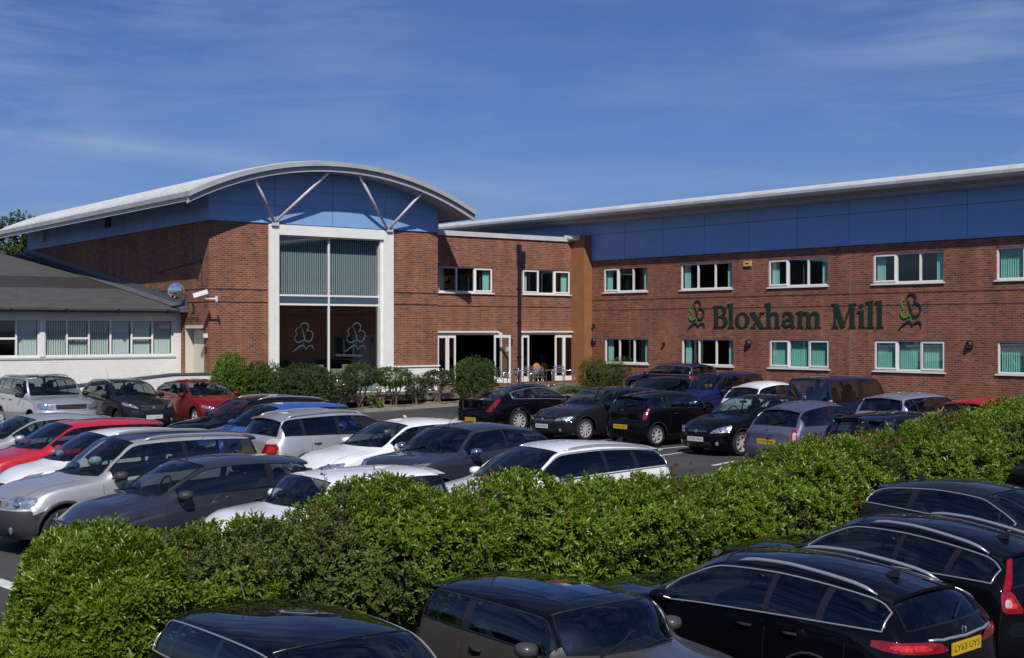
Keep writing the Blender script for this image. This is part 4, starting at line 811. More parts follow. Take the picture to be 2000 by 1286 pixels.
def build_car(name, label, st, pm, pos, heading, plate=None, rear_plate=None, roofm=None, clad=False, rails=None, chrome=False, tail=None, head=None, grille=None, handles=True, spoiler=True, rim='rim_silver', spokes=5, light_seats=False, antenna=None, dark_rear=False, mirrorm=None, dz=0, group=None, visors=False, lower_grille=True, scale=1.0, badge=True, cat='car', sunroof=False, hilod=True):
    p = TY[st]; L,W,H = p['L'],p['W'],p['H']; hw = W/2
    gx, gy = pos; t = thing(name,label,cat,(gx,gy,gz(gx,gy)+dz),heading,group); t.scale = (scale,)*3; ORG[t.name] = Vector((0,0,0))
    f1 = (gx+math.cos(heading)*1.3, gy+math.sin(heading)*1.3); f2 = (gx-math.cos(heading)*1.3, gy-math.sin(heading)*1.3)
    t.rotation_euler = (0, -math.atan2(gz(*f1)-gz(*f2),2.6), heading); t.location.z = (gz(*f1)+gz(*f2))/2+dz
    ev, curve, V = carnet(p); X = lambda x: L/2-x
    three = p['quarter'] == '3door'; xr_ = p['xr']; xt = p['xt']
    xB = xt+.12+(xr_-xt)*(.56 if three else .36)
    # s of a given x along the belt row
    ss = np.linspace(2,8,121); xb = curve(ss)[0][:,3,0]
    s_of = lambda x: float(np.interp(x, xb, ss))
    sB = s_of(xB); sD = s_of(p['wr']+.05)   # end of the rear door glass
    if three: wins = [(2.42,sB-.045),(sB+.045,7.15 if p['dr']>.08 else 6.5)]
    elif st == 'van': wins = [(2.5,sB-.10),(sB+.10,sB+.9),(sB+1.15,6.1)]
    else:
        e_ = 6.95 if p['boot'] else 7.0
        wins = [(2.42,sB-.04),(sB+.04,sD-.03),(sD+.03,e_)] if e_-sD > .35 else [(2.42,sB-.04),(sB+.04,e_-.1)]
    slines = [2.06,3.94,6.10,7.90]+[x for w_ in wins for x in w_]
    SS = dedupe(slines+[]) ; base = [x for x in np.arange(0,9.001,.2) if min(abs(x-y) for y in SS) > .07]; SS = sorted(SS+base)
    if 0 not in SS: SS = [0.]+SS
    vl = [.93,1.12,1.88]; VV = sorted(vl+[v for v in [0,.18,.36,.55,.75,1.0,1.3,1.5,1.7,2.0,2.15,2.35,2.6,2.8,3,3.3,3.7,4,4.3,4.7,5]])
    Cv, _ = curve(SS); ns, nv = len(SS), len(VV)
    G_ = np.stack([pchip(V, Cv[i], np.array(VV)) for i in range(ns)])       # ns,nv,3
    bm = bmesh.new(); lay = bm.faces.layers.int.new('k'); grid = {}
    def nv_(x,y,z): return bm.verts.new((X(x),y,z))
    for sd_ in (1,-1):
        for i in range(ns):
            for j in range(nv):
                if j == 0 and sd_ < 0: grid[sd_,i,j] = grid[1,i,j]; continue
                g3 = G_[i,j]; grid[sd_,i,j] = nv_(g3[0],sd_*g3[1],g3[2])
    def face(vs, k, sd_):
        vs = vs if sd_ > 0 else vs[::-1]
        try: f = bm.faces.new(vs); f[lay] = k; f.smooth = True
        except ValueError: pass
    # 0 body 1 windscreen 2 rear glass 3 side glass(+index) 8 window pillar trim 9 roof 10 lower cladding
    WSm, RSm = .93, .93
    for i in range(ns-1):
        sc_ = (SS[i]+SS[i+1])/2
        for j in range(nv-1):
            vc_ = (VV[j]+VV[j+1])/2; k = 0
            if 2.06 < sc_ < 3.94 and vc_ < WSm: k = 1
            elif 6.10 < sc_ < 7.90 and vc_ < RSm: k = 2
            elif 1.12 < vc_ < 1.88:
                if 2.42 < sc_ < wins[-1][1]: k = 8
                for q, (a,b_) in enumerate(wins):
                    if a < sc_ < b_: k = 3+q
            elif 3.94 < sc_ < 6.10 and vc_ < (.93 if st == 'mini' else .75): k = 9 if roofm else 0
            if roofm and st == 'mini' and 2.42 < sc_ < 7.0 and .93 < vc_ < 1.12: k = 9
            if roofm and st == 'mini' and 2.06 < sc_ < 6.1 and vc_ < .93 and k != 1: k = 9
            if clad and vc_ > 3: k = 10
            for sd_ in (1,-1): face([grid[sd_,i,j],grid[sd_,i+1,j],grid[sd_,i+1,j+1],grid[sd_,i,j+1]], k, sd_)
    # nose and tail caps
    zn, zt = p['zn'], p['zt']; gc = p['gc']; zm = p['zm']
    fp = ([gc,gc+.12,zm-.12,zm-.02,zm+.03,zn-.04,zn+.02],[.13,.03,.0,.015,.05,.06,.10]); rp = ([gc,gc+.14,zm-.06,zm+.02,zm+.07,zt-.04,zt+.02],[.12,.02,.0,.02,.05,.055,.07])
    RR = [0,.03,.08,.15,.25,.4,.6,.8,1.0]
    for end in (0,1):
        i0 = 0 if end == 0 else ns-1; zt_ = zn if end == 0 else zt; pf = fp if end == 0 else rp; cap = {}
        for sd_ in (1,-1):
            for j in range(nv):
                O = G_[i0,j]; zs = O[2] if VV[j] > 1 else zt_-.02-.05*VV[j]; zs = min(zs, zt_-.02)
                if j == 0: zs = O[2]
                for r_i, r_ in enumerate(RR):
                    if r_i == 0: cap[sd_,j,0] = grid[sd_,i0,j]; continue
                    if j == 0: cap[sd_,j,r_i] = grid[1,i0,0]; continue
                    if r_i == len(RR)-1 and sd_ < 0: cap[sd_,j,r_i] = cap[1,j,r_i]; continue
                    y = O[1]*(1-r_); z = O[2]*(1-r_)+zs*r_; q = abs(y)/hw
                    fx = float(np.interp(z, pf[0], pf[1]))+(.20*q**2+.10*q**5 if end == 0 else .11*q**2+.08*q**6)
                    w_ = math.sin(min(r_/.2,1)*math.pi/2); ox = O[0] if end == 0 else L-O[0]
                    x = ox*(1-w_)+fx*w_; cap[sd_,j,r_i] = nv_(x if end == 0 else L-x, sd_*y, z)
            for j in range(nv-1):
                for r_i in range(len(RR)-1):
                    vs = []
                    for v_ in (cap[sd_,j,r_i],cap[sd_,j+1,r_i],cap[sd_,j+1,r_i+1],cap[sd_,j,r_i+1]):
                        if v_ not in vs: vs.append(v_)
                    if len(vs) < 3: continue
                    zc_ = sum(v_.co.z for v_ in vs)/len(vs)
                    face(vs if end == 0 else vs[::-1], 10 if clad and zc_ < zm+.0 else 0, sd_)
    # wheel arches
    ra = p['rw']+.055
    for wx in (p['wf'],p['wr']):
        cx, cz = X(wx), p['rw']; n = 16
        for q in range(n):
            a = 2*math.pi*(q+.5)/n; nr = Vector((math.cos(a),0,math.sin(a))); co = Vector((cx,0,cz))+nr*ra*math.cos(math.pi/n)
            fs = [f for f in bm.faces if abs(f.calc_center_median().x-cx) < ra*1.45 and f.calc_center_median().z < cz+ra*1.45 and abs(f.calc_center_median().y) > hw*.5 and f[lay] in (0,10)]
            ge = set(fs); 
            for f in fs: ge.update(f.edges); ge.update(f.verts)
            bmesh.ops.bisect_plane(bm, geom=list(ge), plane_co=co, plane_no=nr, dist=1e-5)
        dl = [f for f in bm.faces if abs(f.calc_center_median().y) > hw*.5 and (f.calc_center_median().x-cx)**2+(f.calc_center_median().z-cz)**2 < (ra*.99)**2]
        bmesh.ops.delete(bm, geom=dl, context='FACES')
    bmesh.ops.recalc_face_normals(bm, faces=bm.faces[:])
    # make sure normals point outwards
    up = [f for f in bm.faces if f.calc_center_median().z > H-.1]
    if up and sum(f.normal.z for f in up) < 0: bmesh.ops.reverse_faces(bm, faces=bm.faces[:])
    dp_ = Drape(bm)
    def extract(keys, nm, mt, parent=t, side=0, solid=0):
        vs = {}; v_o = []; fc = []
        for f in bm.faces:
            if f[lay] in keys and (side == 0 or f.calc_center_median().y*side > 0):
                idx = []
                for v_ in f.verts:
                    if v_.index not in vs: vs[v_.index] = len(v_o); v_o.append(v_.co.copy())
                    idx.append(vs[v_.index])
                fc.append(idx)
        if not fc: return None
        me = bpy.data.meshes.new(nm); me.from_pydata(v_o,[],fc); me.polygons.foreach_set('use_smooth',[True]*len(fc)); me.materials.append(MATS[mt] if mt in MATS else M[mt]); me.update(); me.set_sharp_from_angle(angle=R_(50))
        o = bpy.data.objects.new(nm,me); COL.objects.link(o); o.parent = parent; ORG[o.name] = Vector((0,0,0)); return o
    bm.verts.index_update()
    body = extract({0},'body',pm); gm_ = 'car_glass'
    extract({1},'windscreen',gm_); extract({2},'rear_window','dark_car_glass' if dark_rear else gm_)
    for q in range(len(wins)):
        for sd_ in (1,-1): extract({3+q},'side_window','dark_car_glass' if (dark_rear and q > 0) else gm_,side=sd_)
    for sd_ in (1,-1): extract({8},'window_pillar','trim_black',side=sd_)
    if roofm: extract({9},'roof',roofm)
    if clad: extract({10},'lower_cladding','bumper_plastic')
    b = MB()
    # door shut lines and bonnet line
    def ribbon(pts, mk, d, w=.007, off=.002):
        pr = None
        for (a, c) in pts:
            h = dp_.hit(mk(a,c), d, off)
            if h is None: pr = None; continue
            if pr is not None:
                e_ = (h-pr).normalized(); s_ = e_.cross(Vector(d)).normalized()*w/2
                if (h-pr).length < .35: b.poly([pr-s_,h-s_,h+s_,pr+s_])
            pr = h
    for sd_ in (1,-1):
        mk = lambda a,c: (X(a), sd_*3, c); d = (0,-sd_,0); zb_ = lambda x: p['zbF']-.06
        doors = [p['xc']+.30, xB+.02]+([] if three else [p['wr']-.10 if p['wr']-.1 > xB+.5 else xB+.9])
        for x in doors[:]:
            e_ = p['gc']+.10
            ribbon([(x+(.0 if z > .5 else 0),z) for z in np.linspace(zb_(x)+.02,e_,9)], mk, d)
        ribbon([(x,p['gc']+.12) for x in np.linspace(doors[0],min(doors[-1],p['wr']-ra-.02),16)], mk, d)
    ribbon([(x,y) for x,y in zip(np.linspace(.16,p['xc']-.05,12),[.70*hw]*12)], lambda a,c:(X(a),c,4),(0,0,-1)); ribbon([(x,-.70*hw) for x in np.linspace(.16,p['xc']-.05,12)], lambda a,c:(X(a),c,4),(0,0,-1))
    for end in (0,1):
        zs_ = p['zm']+.035; dx_ = 1 if end == 0 else -1; arch = p['wf']-p['rw']-.06 if end == 0 else p['wr']+p['rw']+.06; x0_ = .40 if end == 0 else L-.34
        for sd_ in (1,-1): ribbon([(x,zs_) for x in np.linspace(arch,x0_,8)], lambda a,c: (X(a),sd_*3,c), (0,-sd_,0))
        ribbon([(y,zs_) for y in np.linspace(-.86*hw,.86*hw,22)], lambda a,c: (dx_*5,a,c), (-dx_,0,0))
    for sd_ in (1,-1): ribbon([(sd_*.66*hw,z) for z in np.linspace(p['zt']-.02,p['zm']+.04,6)], lambda a,c: (-5,a,c), (1,0,0))
    b.build('panel_gap','panel_gap',body)
    for (s0,s1,vv_,nm_) in ((2.06,3.94,.93,'windscreen_seal'),(6.10,7.90,.93,'rear_window_seal')):
        loop = [ev(s_,vv_) for s_ in np.linspace(s0,s1,9)]; lp = [(X(q[0]),q[1],q[2]+.001) for q in loop]
        top_ = [ev(s1,v_) for v_ in np.linspace(vv_,0,7)[1:]]; lp += [(X(q[0]),q[1],q[2]+.001) for q in top_]; lp += [(X(q[0]),-q[1],q[2]+.001) for q in top_[::-1][1:]]; lp += [(X(q[0]),-q[1],q[2]+.001) for q in loop[::-1]]
        bot_ = [ev(s0,v_) for v_ in np.linspace(vv_,0,7)[1:]]; lp += [(X(q[0]),-q[1],q[2]+.001) for q in bot_]; lp += [(X(q[0]),q[1],q[2]+.001) for q in bot_[::-1][1:]]
        m = MB(); m.tube(lp,.009,5,closed=True); m.build(nm_,'trim_black',body)
    if not chrome:
        for sd_ in (1,-1):
            s0, s1 = 2.40, wins[-1][1]+.02; loop = [ev(s_,1.11) for s_ in np.linspace(s0,s1,18)]+[ev(s1+.01,v_) for v_ in (1.3,1.5,1.7)]+[ev(s_,1.89) for s_ in np.linspace(s1,s0,18)]
            m = MB(); m.tube([(X(q[0]),sd_*(q[1]+.002),q[2]) for q in loop],.008,5,closed=True); m.build('window_seal','trim_black',body)
    # wheels
    for wx in (p['wf'],p['wr']):
        for sd_ in (1,-1): add_wheel(t, X(wx), sd_*(hw-.135), p['rw'], sd_, rim, spokes)
    for wx in (p['wf'],p['wr']):
        for sd_ in (1,-1):
            pts = []; al = MB()
            for q in range(15):
                a = math.pi*(q/14)*1.12-.19; h = dp_.hit((X(wx)+math.cos(a)*(ra+.012),sd_*3,p['rw']+math.sin(a)*(ra+.012)),(0,-sd_,0),.001)
                if h: pts.append(h)
            if len(pts) > 3: al.tube(pts,.016 if not clad else .03,6); al.build('arch_lip','bumper_plastic' if clad else pm,body,smooth=True)
    # underbody and cabin
    u = MB(); u.box((X(.30),-hw*.66,gc-.02),(X(L-.25),hw*.66,zm)); u.box((X(p['wf']+ra+.05),-hw*.9,gc-.01),(X(p['wr']-ra-.05),hw*.9,gc+.12)); u.box((X(.5),-hw*.7,zm),(X(p['xc']+.1),hw*.7,zm+.05)); u.build('underbody','darkpl',t)
    sx = X(xB-.15); seatm = 'seat_light' if light_seats else 'car_interior'; m = MB()
    def seat(x, y, w):
        m.box((x-.1,y-w/2,.40),(x+.42,y+w/2,.56)); k = len(m.v); m.v += [(x-.05,y-w/2,.5),(x-.05,y+w/2,.5),(x+.1,y+w/2,.5),(x+.1,y-w/2,.5),(x-.25,y-w/2*.9,H*.76),(x-.25,y+w/2*.9,H*.76),(x-.15,y+w/2*.9,H*.77),(x-.15,y-w/2*.9,H*.77)]
        for f in ((0,3,2,1),(4,5,6,7),(0,1,5,4),(1,2,6,5),(2,3,7,6),(3,0,4,7)): m.f.append(tuple(k+i for i in f)); m.mi.append(0)
        if w < .8: m.lathe([(.001,-.09),(.10,-.08),(.125,0),(.10,.08),(.001,.09)],(x-.22,y,H*.76+.10),'y',12)
    seat(sx,.36,.48); seat(sx,-.36,.48); seat(X(p['wr']-.25),0,1.2)
    for y in (-.4,0,.4): m.lathe([(.001,-.09),(.08,-.07),(.095,0),(.08,.07),(.001,.09)],(X(p['wr']-.05),y,H*.76+.04),'y',10)
    m.build('seats',seatm,t,smooth=False,autosm=40)
    m = MB(); m.box((X(p['xc']+.25),-hw*.80,.55),(X(p['xc']+.62),hw*.80,p['zc']-.08)); m.box((X(p['xc']+.05),-hw*.74,.75),(X(p['xc']+.25),hw*.74,p['zc']-.09))
    cx = X(p['xc']+.78); m.tube([(cx+.07*math.cos(a)*-1,-.36+.18*math.sin(a),p['zc']-.02+.17*math.cos(a)) for a in np.linspace(0,2*math.pi,17)[:-1]],.016,6,closed=True); m.box((X(L-.7),-hw*.74,.6),(X(L-.35),hw*.74,.86 if not p['boot'] else .9)); m.build('dashboard','car_interior',t)
    m = MB(); m.box((X(xt-.12),-.12,H-.20),(X(xt-.09),.12,H-.14)); m.build('rear_view_mirror','darkpl',t)
    if visors: m = MB(); m.box((X(xt+.02),.12,H-.16),(X(xt-.02),.50,H-.10)); m.build('sun_visor','seat_light',t)
    # mirrors
    zb0 = p['zbF']
    for sd_ in (1,-1):
        mx = X(p['xc']+.52); m = MB(); my = sd_*(hw*.955+.10); zz_ = zb0+.075
        prf = []; k = len(m.v)
        secs = [(-.10,.45),(-.085,.85),(-.02,1.0),(.05,.85),(.09,.4)]   # along x: shell
        for (dx, sc1) in secs:
            for q in range(12):
                a = 2*math.pi*q/12; cy_ = math.copysign(abs(math.cos(a))**.7,math.cos(a)); cz_ = math.copysign(abs(math.sin(a))**.8,math.sin(a)); m.v.append((mx+dx, my+cy_*.105*sc1, zz_+cz_*.072*sc1))
        for i in range(len(secs)-1):
            for q in range(12): m.f.append((k+i*12+q,k+i*12+(q+1)%12,k+(i+1)*12+(q+1)%12,k+(i+1)*12+q)); m.mi.append(0)
        m.f.append(tuple(k+q for q in range(12))); m.mi.append(0); m.f.append(tuple(k+(len(secs)-1)*12+q for q in range(12))); m.mi.append(0)
        m.tube([(mx,my,zz_-.04),(mx+.02,sd_*hw*.90,zb0-.01)],[.03,.035],6); mo = m.build('door_mirror',mirrorm or pm,t,smooth=True)
        g2 = MB(); g2.poly([(mx-.102,my-.05,zz_-.03),(mx-.102,my+.05,zz_-.03),(mx-.102,my+.05,zz_+.035),(mx-.102,my-.05,zz_+.035)]); g2.build('mirror_glass','mirror',mo)
    # lamps
    hd = head or dict(c=[(.46,zn-.15),(.90,zn-.06),(.90,zn+.03),(.50,zn-.05)])
    if hd:
        for sd_ in (1,-1):
            m = MB(); dp_.quad(m,[(q[0]*hw*sd_,q[1]) for q in hd['c']],lambda a,c:(4,a,c),(-1,-.0*sd_,0),10,4,.010,1)
            ho = m.build('headlight','headlamp',t,smooth=True)
            if ho:
                c_ = [sum(q[0] for q in hd['c'])/4*hw*sd_, sum(q[1] for q in hd['c'])/4]; r0 = hd.get('r',.055); m = MB(); h0 = dp_.hit((4,c_[0],c_[1]),(-1,0,0),.016)
                if h0: disc(m,h0,(1,.35*sd_,.25),r0,.012,14,3); m.build('reflector','lamp_reflector',ho,smooth=True)
    gr = grille or [(.40,zn-.17),(.40,zn-.04)]
    if gr != 'none':
        (a0,z0),(a1,z1) = gr; m = MB(); dp_.quad(m,[(-a0*hw,z0),(a0*hw,z0),(a1*hw,z1),(-a1*hw,z1)],lambda a,c:(4,a,c),(-1,0,0),10,4,.006); go = m.build('grille','grille_bars',t,smooth=True)
        if badge and go:
            h0 = dp_.hit((4,0,(z0+z1)/2),(-1,0,0),.02)
            if h0: m = MB(); disc(m,h0,(1,0,.2),.05,.008,16,3); m.build('badge','chrome',go,smooth=True)
    if lower_grille:
        m = MB(); dp_.quad(m,[(-.55*hw,gc+.06),(.55*hw,gc+.06),(.50*hw,gc+.17),(-.50*hw,gc+.17)],lambda a,c:(4,a,c),(-1,0,0),10,3,.006); m.build('lower_grille','grille_bars',t,smooth=True)
        for sd_ in (1,-1):
            m = MB(); h0 = dp_.hit((4,sd_*.70*hw,gc+.14),(-1,0,0),.012)
            if h0: disc(m,h0,(1,.3*sd_,0),.05,.008,12,2); m.build('fog_light','headlamp',t,smooth=True)
    tl = tail or dict(c=[(.60,zt-.16),(.93,zt-.16),(.93,zt-.0),(.66,zt-.02)])
    for sd_ in (1,-1):
        m = MB(); parts_ = tl['c'] if isinstance(tl['c'][0], list) else [tl['c']]
        for cc_ in parts_:
            if tl.get('side'):   # lamp wraps the corner: project diagonally
                dgn = Vector((1,-sd_*1.15,0)).normalized(); nrm = Vector((1.15,sd_,0)).normalized()
                dp_.quad(m,cc_,lambda a,c: tuple(Vector((X(L-.2),sd_*hw*.8,0))-dgn*2+nrm*a+Vector((0,0,c))),dgn,8,6,.010,1)
            else: dp_.quad(m,[(q[0]*hw*sd_,q[1]) for q in cc_],lambda a,c:(-5,a,c),(1,0,0),8,6,.010,1)
        to = m.build('taillight','taillamp',t,smooth=True)
        if to and hilod and st in ('bigestate','volvo','x1','round_small'):
            m = MB(); cc_ = parts_[0]; ca_ = [sum(q[0] for q in cc_)/4, sum(q[1] for q in cc_)/4]; inn = [[(ca_[0]+(q[0]-ca_[0])*.55+o_, ca_[1]+(q[1]-ca_[1])*.5) for q in cc_] for o_ in (0,)][0]
            if tl.get('side'): dp_.quad(m,inn,lambda a,c: tuple(Vector((X(L-.2),sd_*hw*.8,0))-dgn*2+nrm*a+Vector((0,0,c))),dgn,6,4,.0125,1)
            m.build('lamp_unit','lamp_bright',to,smooth=True)
        if to and tl.get('clear'):
            m = MB(); cc_ = tl['clear']
            if tl.get('side'): dp_.quad(m,cc_,lambda a,c: tuple(Vector((X(L-.2),sd_*hw*.8,0))-dgn*2+nrm*a+Vector((0,0,c))),dgn,6,4,.013,1)
            else: dp_.quad(m,[(q[0]*hw*sd_,q[1]) for q in cc_],lambda a,c:(-5,a,c),(1,0,0),6,4,.013,1)
            m.build('clear_lens','taillamp_clear',to,smooth=True)
    # plates
    def mkplate(front, txt, zc_, m_):
        dirx = 1 if front else -1; h0 = dp_.hit((dirx*5,0,zc_),(-dirx,0,0),.012)
        if not h0: return
        h1 = dp_.hit((dirx*5,0,zc_+.05),(-dirx,0,0),.012); xx = max(h0.x*dirx,(h1.x if h1 else h0.x)*dirx)*dirx
        m = MB().box((xx-.008*dirx,-.26,zc_-.056),(xx+.006*dirx,.26,zc_+.056)); po = m.build('number_plate',m_,t)
        if txt:
            me = textmesh(txt,.105); me.materials.append(MATS['plate_black']); o = bpy.data.objects.new('plate_text',me); COL.objects.link(o); o.parent = po
            w_ = max(v.co.x for v in me.vertices)-min(v.co.x for v in me.vertices)
            o.matrix_parent_inverse = Matrix.Identity(4); o.location = (xx+.0075*dirx,0,zc_); o.rotation_euler = (R_(90),0,R_(90)*dirx); o.scale = (.46/w_,.80,1)
    if plate is not None: mkplate(True, plate, zm-.16 if clad is False else zm-.16, 'plate_white')
    if rear_plate is not None: mkplate(False, rear_plate[0], rear_plate[1], 'plate_yellow')
    if st == 'bigestate':
        pts = [dp_.hit((-5,y,.955+.02*abs(y)),(1,0,0),.012) for y in np.linspace(-.55,.55,13)]; m = MB(); m.tube([q for q in pts if q],.014,6); m.build('chrome_strip','rail_silver',t,smooth=True)
    if rear_plate is not None:
        h0 = dp_.hit((-5,0,p['zt']+.02),(1,0,0),.012); 
        if h0: m = MB(); m.lathe([(.030,-.004),(.042,-.004),(.042,.006),(.030,.006)],tuple(h0),'x',16); m.build('badge','chrome',t,smooth=True,autosm=30)
    # small body fittings
    if handles:
        xs_ = [xB-.12]+([] if three else [min(p['wr']-.15,xB+.85)]); zh = (p['zbF']+p['zbR'])/2-.11
        for sd_ in (1,-1):
            for x in xs_:
                h0 = dp_.hit((X(x),sd_*3,zh),(0,-sd_,0),.018); h1 = dp_.hit((X(x-.17),sd_*3,zh-.003),(0,-sd_,0),.018)
                if h0 and h1: m = MB(); m.tube([h0,h0*.5+h1*.5+Vector((0,sd_*.012,0)),h1],[.014,.017,.014],6); m.build('door_handle',pm,t,smooth=True)
    for k,(y0,y1) in enumerate(((.05,.52),(-.45,.05))):
        m = MB(); pts = []
        for q in range(7):
            h = dp_.hit((X(p['xc']+.03+.05*abs(y0)+q*.018),y0+(y1-y0)*q/6,4),(0,0,-1),.012)
            if h: pts.append(h)
        if len(pts) > 2: m.tube(pts,.009,5); m.build('wiper','darkpl',t)
    if spoiler and not p['boot']:
        m = MB(); yv = p['yr']-.02; xa = xr_-.06; z_ = H-p['dr']; k = len(m.v); n = 12
        for q in range(n+1):
            y = -yv+2*yv*q/n; dzz = -.05*(y/yv)**2; dx = -.03*(y/yv)**2
            h = dp_.hit((X(xa),y,4),(0,0,-1),.004); z0 = h.z if h else z_
            m.v += [(X(xa),y,z0),(X(xr_+.15+dx),y,z_-.015+dzz),(X(xr_+.15+dx),y,z_-.045+dzz),(X(xr_+.01),y,z_-.06+dzz)]
        for q in range(n):
            for r_ in range(3): m.f.append((k+q*4+r_,k+(q+1)*4+r_,k+(q+1)*4+r_+1,k+q*4+r_+1)); m.mi.append(0)
        m.f.append((k,k+1,k+2,k+3)); m.mi.append(0); e_ = k+n*4; m.f.append((e_,e_+1,e_+2,e_+3)); m.mi.append(0)
        m.build('roof_spoiler',roofm or pm,t,smooth=False,autosm=35)
        m = MB(); zz_ = p['zq']+.03; h0 = dp_.hit((-5,.0,zz_),(1,0,0),.015); h1 = dp_.hit((-5,-.35,zz_+.09),(1,0,0),.02)
        if h0 and h1: m.tube([h0,h1],.012,5); m.build('rear_wiper','darkpl',t)
    if rails:
        for sd_ in (1,-1):
            pts = []; xa, xb_ = xt+.22, xr_-.05
            for q in range(14):
                x = xa+(xb_-xa)*q/13; h = dp_.hit((X(x),sd_*(p['yr']-.035),4),(0,0,-1),0); e_ = min(q,13-q)
                if h: pts.append(h+Vector((0,0,(.012 if e_ == 0 else .045 if e_ > 1 else .035)*(1 if rails != 'flush' else .5))))
            m = MB(); m.tube(pts,[.008]+[.021]*(len(pts)-2)+[.008],8); m.build('roof_rail','rail_silver' if rails in ('silver','flush') else 'darkpl',t,smooth=True)
    if chrome:
        for sd_ in (1,-1):
            s0, s1 = 2.36, wins[-1][1]+.03; loop = [ev(s_,1.08) for s_ in np.linspace(s0,s1,22)]+[ev(s1+.02,v_) for v_ in (1.3,1.5,1.7)]+[ev(s_,1.92) for s_ in np.linspace(s1,s0,22)]
            m = MB(); m.tube([(X(q[0]),sd_*(q[1]+.006),q[2]+.002) for q in loop],.0095,6,closed=True); m.build('window_chrome','rail_silver',t,smooth=True)
    if antenna:
        m = MB(); h = dp_.hit((X(xr_-.22 if antenna != 'front' else xt+.08),0,4),(0,0,-1),0)
        if antenna == 'fin':
            k = 0; m.v += [tuple(h+Vector(q)) for q in ((.10,-.03,0),(.10,.03,0),(-.06,.03,0),(-.06,-.03,0),(-.07,0,.075),(-.02,0,.07))]; m.f += [(0,1,5),(1,2,4,5),(2,3,4),(3,0,5,4)]; m.mi += [0]*4
        else: m.tube([h,h+Vector((-.10 if antenna != 'front' else .02,0,.02)),h+Vector((-.30,0,.34))],[.012,.006,.003],5)
        m.build('antenna','darkpl',t)
    if sunroof:
        m = MB(); dp_.quad(m,[(X(xt+.22),-.40),(X(xt+1.1),-.40),(X(xt+1.1),.40),(X(xt+.22),.40)],lambda a,c:(a,c,4),(0,0,-1),8,6,.003); m.build('sunroof','dark_car_glass',t,smooth=True)
    bm.free(); return t, dp_, p
HF = ANG; HFm = ANG+math.pi; HR = ANG+math.pi/2; HRm = ANG-math.pi/2     # headings
PW = paint('white',(.82,.83,.84)); PSV = paint('silver',(.50,.51,.53),.55); PSW = paint('warm_silver',(.50,.50,.495),.55); PBK = paint('black',(.003,.003,.005)); PGR = paint('dark_grey',(.036,.041,.060),.35); PCH = paint('charcoal',(.016,.0165,.021),.2)
PRD = paint('red',(.50,.010,.018)); PDR = paint('dark_red',(.22,.008,.012),.25); PNV = paint('navy',(.005,.012,.070),.1); PBL = paint('bright_blue',(.02,.10,.42),.2); PLG = paint('lilac_grey',(.115,.12,.185),.45); PLS = paint('lilac_silver',(.36,.38,.50),.5); PBR = paint('bronze_grey',(.085,.078,.072),.4)
TALL = dict(c=[(.70,.62),(.93,.60),(.93,1.0),(.80,1.02)])
def LC(st, a0, z0, a1, z1, z2=None): return dict(c=[(a0,z0),(a1,z0+.02),(a1,z1),(a0+.05,z2 or z1-.04)])
